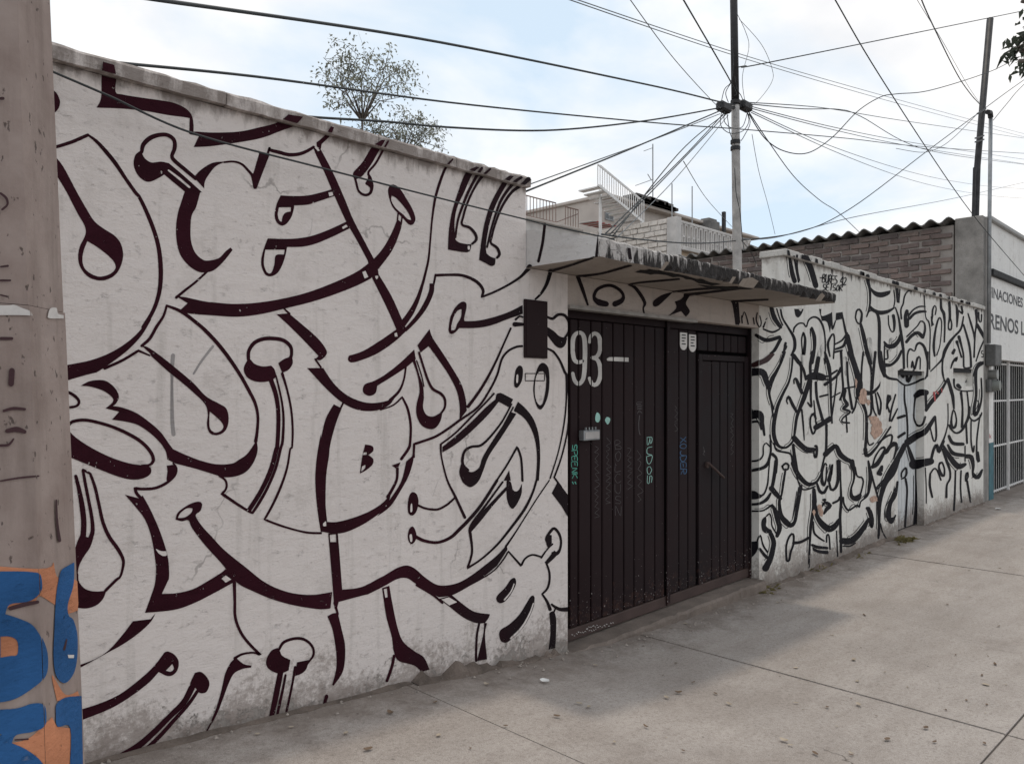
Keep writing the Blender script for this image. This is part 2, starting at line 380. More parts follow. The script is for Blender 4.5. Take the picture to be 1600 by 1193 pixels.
x = XD - .02
while x < XE - .05:
    b = min(x + random.uniform(.22, .34), XE + .01)
    if XE + .01 - b < .12: b = XE + .01
    mb = MB().box(x + .003, b - .003, D - .03 + random.uniform(-.006, .006), D + .24, W2T + .002, CT2 + random.uniform(-.012, .006), .008)
    mb.build('coping_block', M['coping2'], wall2); x = b
# metal door set back in the far wall
door = empty('metal_door', (10.7, D + .11, 0), 'narrow white ribbed metal door set back in the doodled wall', 'door')
M['doorwhite'] = mat_wall('painted ribbed sheet', (.60, .62, .63), .5)
nb_ = 9
for k in range(nb_):
    a = DX0 + (DX1 - DX0) * k / nb_; b = DX0 + (DX1 - DX0) * (k + 1) / nb_
    MB().box(a + .006, b - .006, D + .100, D + .13, .03, DZ - .002, .004).build('rib_panel', M['doorwhite'], door)
MB().box(DX0 + .002, DX1 - .002, D + .118, D + .14, .01, DZ - .004).build('backing', M['black'], door)
MB().box(DX0 + .002, DX1 - .002, D + .03, D + .098, DZ - .055, DZ - .003).build('lintel_shade', M['black'], door)  # black strip standing in for the shade under the doorway's lintel
MB().box(NX0 + .004, NX1 - .004, D + .02, D + .088, NZ1 - .06, NZ1 - .003).build('niche_shade', M['black'], wall2)  # black strip standing in for the shade along the niche's top
# broken cement skirting along the foot of both walls
M['skirt'] = mat_conc('crumbling cement', (.185, .148, .125), 3, .45, 1.0, .8, (.05, .038, .032))
def skirting(X0, X1, amp, label, wid=.05):
    n = int((X1 - X0) / .035); vs = []; fs = []; rs = random.Random(int(X0 * 10))
    h = .02; w = wid
    for i in range(n + 1):
        x = X0 + (X1 - X0) * i / n
        h = max(.004, min(amp, h + rs.uniform(-.3, .3) * amp)); w = max(.015, min(wid * 1.8, w + rs.uniform(-.016, .016)))
        if i in (0, n): h = .004
        z = zg(x)
        vs += [(x, D - w, z - .03), (x, D - w * .8, z + h * .35), (x, D - w * .35, z + h * .8), (x, D - .002, z + h), (x, D + .02, z + h)]
    for i in range(n):
        for q in range(4): fs.append((i * 5 + q, (i + 1) * 5 + q, (i + 1) * 5 + q + 1, i * 5 + q + 1))
    o = mesh('cement_skirting', vs, fs, M['skirt'], None, ((X0 + X1) / 2, D, zg((X0 + X1) / 2)))
    return tag(o, label, 'skirting')
skirting(-1, atY(640, 1060).x, .014, 'crumbled cement fillet at the foot of the maroon lettered wall', .03)
skirting(atY(640, 1060).x + .01, XB - .10, .12, 'thick broken cement lump where lettered wall meets pavement beside gate', .07)
skirting(XC + .02, DX0 - .02, .04, 'gritty cement fillet at foot of doodled wall beside gate', .05)
skirting(DX1 + .02, XE, .03, 'thin dirty fillet at foot of doodled wall past the ribbed door', .04)
# ================================================================== canopy
YF = 2.729; XR = 6.845
def mat_canopy():
    m = NT('mould streaked concrete'); a = m.noise(3, 6, .65); st = m.noise(9, 7, .72, stretch=(2.4, 1, .30)); x, y, z = m.xyz()
    base = m.mix(m.ramp(a, [(.3, 0.0), (.7, 1.0)]), (.40, .375, .36), (.56, .53, .51))
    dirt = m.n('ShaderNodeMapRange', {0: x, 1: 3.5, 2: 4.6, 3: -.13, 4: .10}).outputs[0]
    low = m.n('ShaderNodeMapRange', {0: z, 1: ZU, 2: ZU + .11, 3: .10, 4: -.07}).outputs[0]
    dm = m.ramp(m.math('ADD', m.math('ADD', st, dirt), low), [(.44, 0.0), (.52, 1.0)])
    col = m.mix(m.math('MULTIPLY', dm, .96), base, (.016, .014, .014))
    gr = m.ramp(m.noise(16, 7, .75, stretch=(1.6, 1, .8), off=(4, 4, 0)), [(.50, 0.0), (.60, 1.0)])
    col = m.mix(m.math('MULTIPLY', gr, .35), col, (.14, .13, .125))
    ve = m.ramp(m.n('ShaderNodeTexVoronoi', {'Vector': m.n('ShaderNodeVectorMath', {0: m.pos, 1: m.n('ShaderNodeVectorMath', {0: m.n('ShaderNodeTexNoise', {'Vector': m.pos, 'Scale': 9.0, 'Detail': 5}).outputs['Color'], 1: (.2, .2, .2)}, operation='MULTIPLY').outputs[0]}, operation='ADD').outputs[0], 'Scale': 6.0}, feature='DISTANCE_TO_EDGE').outputs['Distance'], [(.01, 1.0), (.035, 0.0)])
    col = m.mix(m.math('MULTIPLY', ve, .5), col, (.03, .025, .025))
    return m.done(col, .92, m.bump(m.math('ADD', st, m.noise(60, 4)), .8, .014), spec=.12)
M['canfront'] = mat_canopy()
M['canunder'] = mat_conc('bare grimy soffit', (.36, .315, .275), .7, .22, .35, .35, (.16, .13, .11))
M['canside'] = mat_wall('canopy side plaster', (.60, .585, .575), .3)
can = empty('gate_canopy', (5.15, (YF + D) / 2, ZU), 'mould stained concrete canopy slab jutting out over the dark gate', 'canopy')
zt0, ztw = ZC + .862, ZC + 1.017
n = 70; rs = random.Random(5); vs = []; fs = []
for i in range(n + 1):
    x = XA + .004 + (XR - XA - .008) * i / n
    chip = max(0, math.sin(x * 5.1) * .5 + rs.uniform(-.5, .6)) if x > 4.1 else 0
    chip = min(chip, 1.0) * .05
    zt = zt0 - (.03 * (x - XA) / (XR - XA)) + rs.uniform(-.005, .006)
    zw = ztw - max(0, min(1, (x - XA) / .8)) * .09
    vs += [(x, YF + chip * 1.3, ZU + rs.uniform(0, .004)), (x, YF + rs.uniform(-.004, .006), ZU + .018 + chip), (x, YF + rs.uniform(-.004, .004), zt - .012), (x, YF + .015, zt), (x, D + .16, zw), (x, D - .003, ZU + .012) if False else (x, D + .16, ZU + .003)]
k = 6
for i in range(n):
    for q in range(k): fs.append((i * k + q, (i + 1) * k + q, (i + 1) * k + (q + 1) % k, i * k + (q + 1) % k))
fs += [tuple(range(k)), tuple(n * k + q for q in range(k))[::-1]]
slab = fixnormals(mesh('slab', vs, fs, M['canfront'], can))
slab.data.materials.append(M['canunder']); slab.data.materials.append(M['canside'])
for p in slab.data.polygons:
    if p.normal.z < -.6: p.material_index = 1
    elif p.normal.x < -.8: p.material_index = 2
# ================================================================== gate
YG = D + .10
M['gate'] = None
def mat_gate():
    m = NT('dark gate enamel'); a = m.noise(2.2, 6, .65); b = m.noise(24, 6, .7); x, y, z = m.xyz()
    tone = m.n('ShaderNodeMapRange', {0: x, 1: 3.9, 2: 5.8, 3: 0.0, 4: 1.0}).outputs[0]
    base = m.mix(tone, (.0135, .0048, .0060), (.0085, .0060, .0078))
    col = m.mix(m.ramp(a, [(.35, 0.0), (.7, 1.0)]), base, (.021, .0118, .0130))
    low = m.n('ShaderNodeMapRange', {0: z, 1: .05, 2: .60, 3: .26, 4: -.04}).outputs[0]
    ru = m.ramp(m.math('ADD', b, low), [(.64, 0.0), (.76, 1.0)])
    col = m.mix(m.math('MULTIPLY', ru, .6), col, (.055, .027, .021))
    sp = m.ramp(m.math('ADD', m.noise(60, 3, .6), m.math('MULTIPLY', low, .42)), [(.70, 0.0), (.72, 1.0)])
    col = m.mix(m.math('MULTIPLY', sp, .7), col, (.42, .38, .37))
    return m.done(col, m.ramp(a, [(.3, .55), (.7, .78)]), m.bump(b, .12, .004), spec=.16)
M['gate'] = mat_gate()
M['rail'] = mat_conc('rusty rail', (.075, .05, .045), 2, .3, .4, .45, (.035, .025, .024), .75)
gz0, gz1 = atY(890, 1001, YG).z, ZL + .004
gx = lambda p: atY(p, 600, YG).x
gate = empty('metal_gate', ((XB + XC) / 2, YG, zg(5.2)), 'dark maroon black ribbed sheet metal double gate marked 93', 'gate')
rail_h = .085
def panel(a, b, z0, z1, parent, y=YG):
    MB().box(gx(a) + .0065, gx(b) - .0065, y, y + .03, z0, z1, .005).build('panel', M['gate'], parent)
M['groove'] = mat_plain('black groove', (.004, .0035, .004), .95, .2, spec=.02)
leafL = MB().box(XB + .002, gx(1040.5), YG + .024, YG + .05, gz0 + .004, gz1 - .004).build('leaf', M['groove'], gate)
LG = [890.5, 904, 923.7, 941, 958, 975, 991, 1007, 1023.5, 1039]
for a, b in zip(LG[:-1], LG[1:]): panel(a, b, gz0 + rail_h, gz1 - .075, leafL)
MB().box(XB + .004, gx(1040), YG - .006, YG + .02, gz0, gz0 + rail_h - .006, .004).build('bottom_rail', M['rail'], leafL)
MB().box(XB + .004, gx(1040), YG - .004, YG + .02, gz1 - .07, gz1 - .004, .004).build('top_rail', M['gate'], leafL)
leafR = MB().box(gx(1041.5), XC - .002, YG + .024, YG + .05, gz0 + .004, gz1 - .004).build('leaf', M['groove'], gate)
RG = [1043, 1061, 1075, 1088]
for a, b in zip(RG[:-1], RG[1:]): panel(a, b, gz0 + rail_h, gz1 - .075, leafR)
MB().box(gx(1041.5), XC - .004, YG - .006, YG + .02, gz0, gz0 + rail_h - .006, .004).build('bottom_rail', M['rail'], leafR)
MB().box(gx(1041.5), XC - .004, YG - .004, YG + .02, gz1 - .07, gz1 - .004, .004).build('top_rail', M['gate'], leafR)
MB().box(gx(1039), gx(1044), YG - .022, YG - .007, gz0 + .02, gz1 - .01, .003).build('meeting_stile', M['gate'], leafR)
# wicket door inside the right leaf, with a fixed light above it
dz_top = atY(1095, 553, YG).z
DG = [1096, 1112, 1125, 1137, 1149.5, 1162]
ped = MB().box(gx(1090), gx(1096), YG - .012, YG + .016, gz0 + rail_h, dz_top, .003).box(gx(1162), gx(1168), YG - .012, YG + .016, gz0 + rail_h, dz_top, .003).box(gx(1096) + .001, gx(1162) - .001, YG - .012, YG + .016, dz_top - .05, dz_top, .003).build('wicket_door', M['gate'], gate)
for a, b in zip(DG[:-1], DG[1:]):
    panel(a, b, gz0 + rail_h, dz_top - .055, ped)
TG = [1090, 1106, 1119, 1131, 1142, 1153, 1166]
for a, b in zip(TG[:-1], TG[1:]): panel(a, b, dz_top + .03, gz1 - .085, leafR)
MB().box(gx(1168.5), XC - .004, YG - .03, YG + .016, gz0 - .01, gz1 - .005, .003).build('jamb', M['gate'], gate)
hb = atY(1108, 724, YG - .03); he = atY(1131, 746, YG - .05)
MB().tube([hb, he], .011, 8).tube([hb + Vector((0, .04, 0)), hb], .013, 8).build('handle', M['rail'], ped, smooth=True)
lk = atY(1103, 727, YG); MB().tube([lk + Vector((0, .01, 0)), lk + Vector((0, -.02, 0))], .02, 10).build('lock', M['rail'], ped)
# threshold
vs = []; fs = []; n = 40; rs = random.Random(3)
for i in range(n + 1):
    x = XB + .003 + (XC - XB - .006) * i / n; w = .03 + rs.uniform(0, .03); zt = gz0 - .012 + rs.uniform(-.004, .003)
    vs += [(x, D - w - .02, -.05), (x, D - w - .015, zt - .02), (x, D - w, zt), (x, D + .3, gz0 - .012), (x, D + .3, -.05)]
for i in range(n):
    for q in range(5): fs.append((i * 5 + q, (i + 1) * 5 + q, (i + 1) * 5 + (q + 1) % 5, i * 5 + (q + 1) % 5))
fs += [tuple(range(5)), tuple(n * 5 + q for q in range(5))[::-1]]
th = fixnormals(mesh('threshold', vs, fs, mat_conc('threshold cement', (.20, .163, .14), 2.5, .35, .7, .7, (.06, .045, .04)), None, (5.2, D, zg(5.2))))
tag(th, 'low cracked cement threshold under the dark gate', 'threshold')
# letter slot, stickers
ms = empty('letter_box', atY(916, 677, YG), 'small grey letter box with spiked top on the gate below number 93', 'letter box')
a, b = atY(904, 672, YG), atY(929, 686, YG)
MB().box(a.x, b.x, YG - .05, YG - .001, b.z, a.z, .004).build('box', M['greymetal'], ms)
for k in range(4):
    x = a.x + (b.x - a.x) * (.2 + .2 * k); MB().box(x - .005, x + .005, YG - .04, YG - .03, a.z - .002, a.z + .02).build('spike', M['greymetal'], ms)
MB().box(a.x + .012, b.x - .012, YG - .053, YG - .049, b.z + .012, a.z - .012).build('plate', mat_plain('pale plate', (.40, .38, .37), .6), ms)
M['sticker'] = mat_plain('white sticker paper', (.66, .64, .62), .6, .06)
def sticker(x0, x1, y0, y1, label):
    a, b = atY(x0, y0, YG - .003), atY(x1, y1, YG - .003); w = b.x - a.x; h = a.z - b.z; r = w * .5; cx = (a.x + b.x) / 2
    poly = [(a.x, a.z)] + [(cx + r * math.cos(t), b.z + r * .9 + r * .9 * math.sin(t)) for t in np.linspace(math.pi, 2 * math.pi, 12)] + [(b.x, a.z)]
    st = empty('sticker', (cx, YG - .002, b.z), label, 'sticker')
    fixnormals(MB().prism(poly, 'y', YG - .0045, YG - .001).build('paper', M['sticker'], st))
    for k in range(4):
        z = a.z - h * (.14 + .17 * k)
        MB().box(cx - w * .28, cx + w * (.28 if k != 2 else .1), YG - .0058, YG - .0046, z - h * .03, z + h * .03).build('print_line', M['black'], st)
    return st
sticker(1062.5, 1073.5, 519, 547, 'white rounded sticker on gate, nearer the number 93')
sticker(1076.5, 1087.5, 522, 550, 'white rounded sticker on gate, nearer the wicket door')
# meter cover in the left pier
mc = empty('meter_cover', atY(836, 560), 'dark rectangular metal cover on the white pier beside the gate', 'cover')
a, b = atY(817.5, 467), atY(853.5, 560)
MB().box(a.x, b.x, D - .014, D - .001, b.z, a.z, .003).build('frame', M['gate'], mc)
MB().box(a.x + .012, b.x - .012, D - .018, D - .0135, b.z + .012, a.z - .012, .001).build('door', M['gate'], mc)
# ================================================================== spray paint: traced outlines laid on the surfaces
S4, S6 = 3.9775, 6.344
TR = {'R1': (0, 0, S4), 'R2': (0, 300, S4), 'R3': (0, 600, S4), 'R4': (0, 893, S4), 'R5': (300, 150, S4), 'R6': (300, 400, S4),
      'R7': (300, 650, S4), 'R8': (300, 893, S4), 'P1': (550, 200, S4), 'P2': (550, 450, S4), 'P3': (550, 750, S4), 'P4': (800, 300, S4),
      'P5': (850, 480, S4), 'P6': (850, 730, S4), 'Q7': (1150, 380, S6), 'Q8': (1350, 400, S6), 'T1': (1150, 550, S6),
      'T2': (1350, 550, S6), 'T3': (1150, 720, S6), 'T4': (1350, 650, S6), 'PX': (0, 0, 1.0)}
def parse(txt, w0=14):
    pts = []; t = TR['PX']; w = None
    for k in txt.split():
        if k[0] == '@': t = TR[k[1:]]; continue
        c = k.endswith('!'); q = [float(f) for f in k.rstrip('!').split(',')]
        if len(q) > 2: w = q[2] / t[2]
        pts.append((t[0] + q[0] / t[2], t[1] + q[1] / t[2], w if w else w0 / t[2], c))
    return pts
def spline(pts, closed, n=5):
    """Catmull-Rom through the points; '!' points stay sharp"""
    out = []; N = len(pts); segs = N if closed else N - 1
    for i in range(segs):
        p1, p2 = pts[i], pts[(i + 1) % N]
        p0 = pts[(i - 1) % N] if (closed or i > 0) and not p1[3] else p1
        p3 = pts[(i + 2) % N] if (closed or i + 2 < N) and not p2[3] else p2
        L = math.hypot(p2[0] - p1[0], p2[1] - p1[1]); m = max(2, min(n, int(L / 2.5)))
        for k in range(m):
            u = k / m; r = []
            for a in (0, 1):
                r.append(.5 * (2 * p1[a] + (p2[a] - p0[a]) * u + (2 * p0[a] - 5 * p1[a] + 4 * p2[a] - p3[a]) * u * u + (3 * p1[a] - p0[a] - 3 * p2[a] + p3[a]) * u ** 3))
            out.append((r[0], r[1], p1[2] + (p2[2] - p1[2]) * u))
    if not closed: out.append(pts[-1][:3])
    return out
def tri_stroke(txt, w0=14, wmul=1.0):
    pts = spline(parse(txt, w0), False); L, Rr, n = [], [], len(pts)
    for i in range(n):
        a = pts[max(i - 1, 0)]; b = pts[min(i + 1, n - 1)]
        dx, dy = b[0] - a[0], b[1] - a[1]; l = math.hypot(dx, dy) or 1
        nx, ny = -dy / l, dx / l; h = pts[i][2] * wmul / 2
        L.append((pts[i][0] + nx * h, pts[i][1] + ny * h)); Rr.append((pts[i][0] - nx * h, pts[i][1] - ny * h))
    tris = []
    for i in range(n - 1): tris += [(L[i], Rr[i], Rr[i + 1]), (L[i], Rr[i + 1], L[i + 1])]
    for i, j in ((0, 1), (n - 1, n - 2)):     # round ends
        a, b = pts[i], pts[j]; dx, dy = a[0] - b[0], a[1] - b[1]; l = math.hypot(dx, dy) or 1; h = a[2] * wmul / 2
        if h < .8: continue
        t0 = math.atan2(dy, dx); prev = None
        for k in range(6):
            t = t0 - math.pi / 2 + math.pi * k / 5; q = (a[0] + h * math.cos(t), a[1] + h * math.sin(t))
            if prev: tris.append(((a[0], a[1]), prev, q))
            prev = q
    return tris
def tri_fill(txt, holes=(), jag=0.0):
    rj = random.Random(len(txt)); loops = [[(p[0] + rj.uniform(-jag, jag), p[1] + rj.uniform(-jag, jag), p[2]) for p in spline(parse(t), True)] for t in (txt,) + tuple(holes)]
    flat = [(p[0], p[1]) for l in loops for p in l]
    return [tuple(flat[i] for i in t) for t in tessellate_polygon([[Vector((p[0], p[1], 0)) for p in l] for l in loops])]
def tri_text(text, a, b, top, stack=False, shear=0.0):
    """flat lettering fitted to a pixel frame: baseline a -> b, cap height up to top"""
    cu = bpy.data.curves.new('lettering', 'FONT'); cu.body = text; cu.resolution_u = 3; cu.shear = shear
    ob = bpy.data.objects.new('lettering', cu); COL.objects.link(ob)
    me = bpy.data.meshes.new_from_object(ob.evaluated_get(bpy.context.evaluated_depsgraph_get()))
    me.calc_loop_triangles(); vs = [v.co.copy() for v in me.vertices]
    if not vs: return []
    x0, x1 = min(v.x for v in vs), max(v.x for v in vs); y0, y1 = 0.0, max(v.y for v in vs)
    def mp(v):
        u, w = (v.x - x0) / (x1 - x0), (v.y - y0) / (y1 - y0)
        return (a[0] + (b[0] - a[0]) * u + (top[0] - a[0]) * w, a[1] + (b[1] - a[1]) * u + (top[1] - a[1]) * w)
    tr = [tuple(mp(vs[i]) for i in t.vertices) for t in me.loop_triangles]
    bpy.data.objects.remove(ob); bpy.data.curves.remove(cu); bpy.data.meshes.remove(me)
    return tr
V = Vector
def patch(p0, n, *clips): return (V(p0), V(n), [(V(q), V(m)) for q, m in clips])
def xr(a, b): return [((a, 0, 0), (1, 0, 0)), ((b, 0, 0), (-1, 0, 0))]
def yr(a, b): return [((0, a, 0), (0, 1, 0)), ((0, b, 0), (0, -1, 0))]
def zr(a, b): return [((0, 0, a), (0, 0, 1)), ((0, 0, b), (0, 0, -1))]
FN = (0, -1, 0)
PATCH = {
 'w1': [patch((0, D, 0), FN, *xr(-2, XA), *zr(-.2, W1T - .001)), patch((0, D, 0), FN, *xr(XA, XB), *zr(-.2, ZU - .005)),
        patch((0, D - .0435, 0), FN, *xr(-2, XA + .01), *zr(W1T + .002, CT1 - .006)),
        patch((XA, 0, 0), (-1, 0, 0), *yr(YF, D - .001), *zr(ZU, ztw))],
 'can': [patch((0, D, 0), FN, *xr(XA, XB), *zr(-.2, ZU - .003)), patch((0, D, 0), FN, *xr(XB, XC), *zr(ZL + .004, ZU - .003)),
         patch((0, D, 0), FN, *xr(XC, XR), *zr(-.2, ZU - .003)),
         patch((0, 0, ZU), (0, 0, -1), *xr(XA + .01, XR - .01), *yr(YF + .05, D - .002)),
         patch((XA + .004, 0, 0), (-1, 0, 0), *yr(YF + .004, D - .001), *zr(ZU, ztw)),
         patch((0, YF - .003, 0), FN, *xr(XA, XR), *zr(ZU + .02, zt0 - .03))],
 'w2': [patch((0, D, 0), FN, *xr(XC, XD), *zr(-.2, ZU - .003)), patch((0, D, 0), FN, *xr(XD, DX0), *zr(-.2, W2T - .002)),
        patch((0, D, 0), FN, *xr(DX0, DX1), *zr(DZ, W2T - .002)), patch((0, D, 0), FN, *xr(DX1, NX0), *zr(-.2, W2T - .002)),
        patch((0, D, 0), FN, *xr(NX0, NX1), *zr(-.2, NZ0)), patch((0, D, 0), FN, *xr(NX0, NX1), *zr(NZ1, W2T - .002)),
        patch((0, D, 0), FN, *xr(NX1, XE), *zr(-.2, W2T - .002)),
        patch((0, D + .1, 0), FN, *xr(DX0 + .05, DX1), *zr(.03, DZ - .03)), patch((DX1, 0, 0), (-1, 0, 0), *yr(D, D + .1), *zr(0, DZ)),
        patch((0, D + .09, 0), FN, *xr(NX0 + .05, NX1), *zr(NZ0, NZ1 - .03)),
        patch((XC, 0, 0), (-1, 0, 0), *yr(D, D + .07), *zr(0, ZL)),
        patch((0, D - .038, 0), FN, *xr(XD, XE), *zr(W2T + .004, CT2 - .01))],
 'gate': [patch((0, YG, 0), FN, *xr(gx(p) + .006, gx(q) - .006), *zr(gz0 + rail_h, gz1 - .08)) for L_ in (LG, RG, DG) for p, q in zip(L_[:-1], L_[1:])],
}
NP = {}
def clip(poly, q, m):
    out = []; n = len(poly)
    for i in range(n):
        a, b = poly[i], poly[(i + 1) % n]; da, db = (a - q).dot(m), (b - q).dot(m)
        if da >= 0: out.append(a)
        if (da >= 0) != (db >= 0): out.append(a + (b - a) * (da / (da - db)))
    return out
def lay(tris, surf, mat, parent, name='paint_stroke', lift=None):
    """lay pixel triangles on every patch of a surface, clipped to where that surface really is"""
    k = NP.get(surf, 0); NP[surf] = k + 1
    e = (.0012 + .000012 * k) if lift is None else lift
    vs, fs = [], []
    for p0, n, clips in PATCH[surf]:
        den = (p0 - ORI).dot(n)
        for t in tris:
            poly = []
            for (x, y) in t:
                d = ray(x, y); dn = d.dot(n)
                if abs(dn) < 1e-6 or den / dn <= 0: poly = []; break
                poly.append(ORI + d * (den / dn))
            for q, m in clips:
                if len(poly) < 3: break
                poly = clip(poly, q, m)
            if len(poly) < 3: continue
            b = len(vs); vs += [v + n * e for v in poly]; fs.append(tuple(range(b, b + len(poly))))
    if fs: return mesh(name, vs, fs, mat, parent)
def echo(txt, wmul):
    """the thin outline that follows many of the thick strokes"""
    pts = spline(parse(txt), False)
    if max(p[2] for p in pts) < 4.4 or len(pts) < 10: return []
    out = []; n = len(pts)
    for i in range(n):
        a = pts[max(i - 1, 0)]; b = pts[min(i + 1, n - 1)]; dx, dy = b[0] - a[0], b[1] - a[1]; l = math.hypot(dx, dy) or 1
        s = 1 if -dy < 0 or (dy == 0) else -1
        h = pts[i][2] * wmul / 2 + 2.3
        out.append('%.2f,%.2f,1.0' % (pts[i][0] + s * dy / l * h * -1, pts[i][1] + s * dx / l * h))
    return tri_stroke('@PX ' + ' '.join(out[2:-2:2]))
def do(surf, mat, wmat, parent, text, region=None, wmul=1.0, echoes=False):
    """one element a line: S stroke | F fill (holes after '/') | W white fill | H white stroke"""
    for line in text.strip().split('\n'):
        line = line.strip()
        if not line or line[0] == '#': continue
        kind, body = line[0], line[1:].strip()
        if body[0] == '@' and ' ' not in body: region = body; continue
        pre = (region + ' ') if region else ''
        if kind in 'SH': tr = tri_stroke(pre + body, 14, wmul)
        else:
            parts = body.split('/'); tr = tri_fill(pre + parts[0], tuple(pre + h for h in parts[1:]))
        if echoes and kind == 'S':
            tr = tr + echo(pre + body, wmul)
        white = kind in 'WH'
        lay(tr, surf, wmat if white else mat, parent, 'paint_highlight' if white else 'paint_stroke', .0042 if white else None)
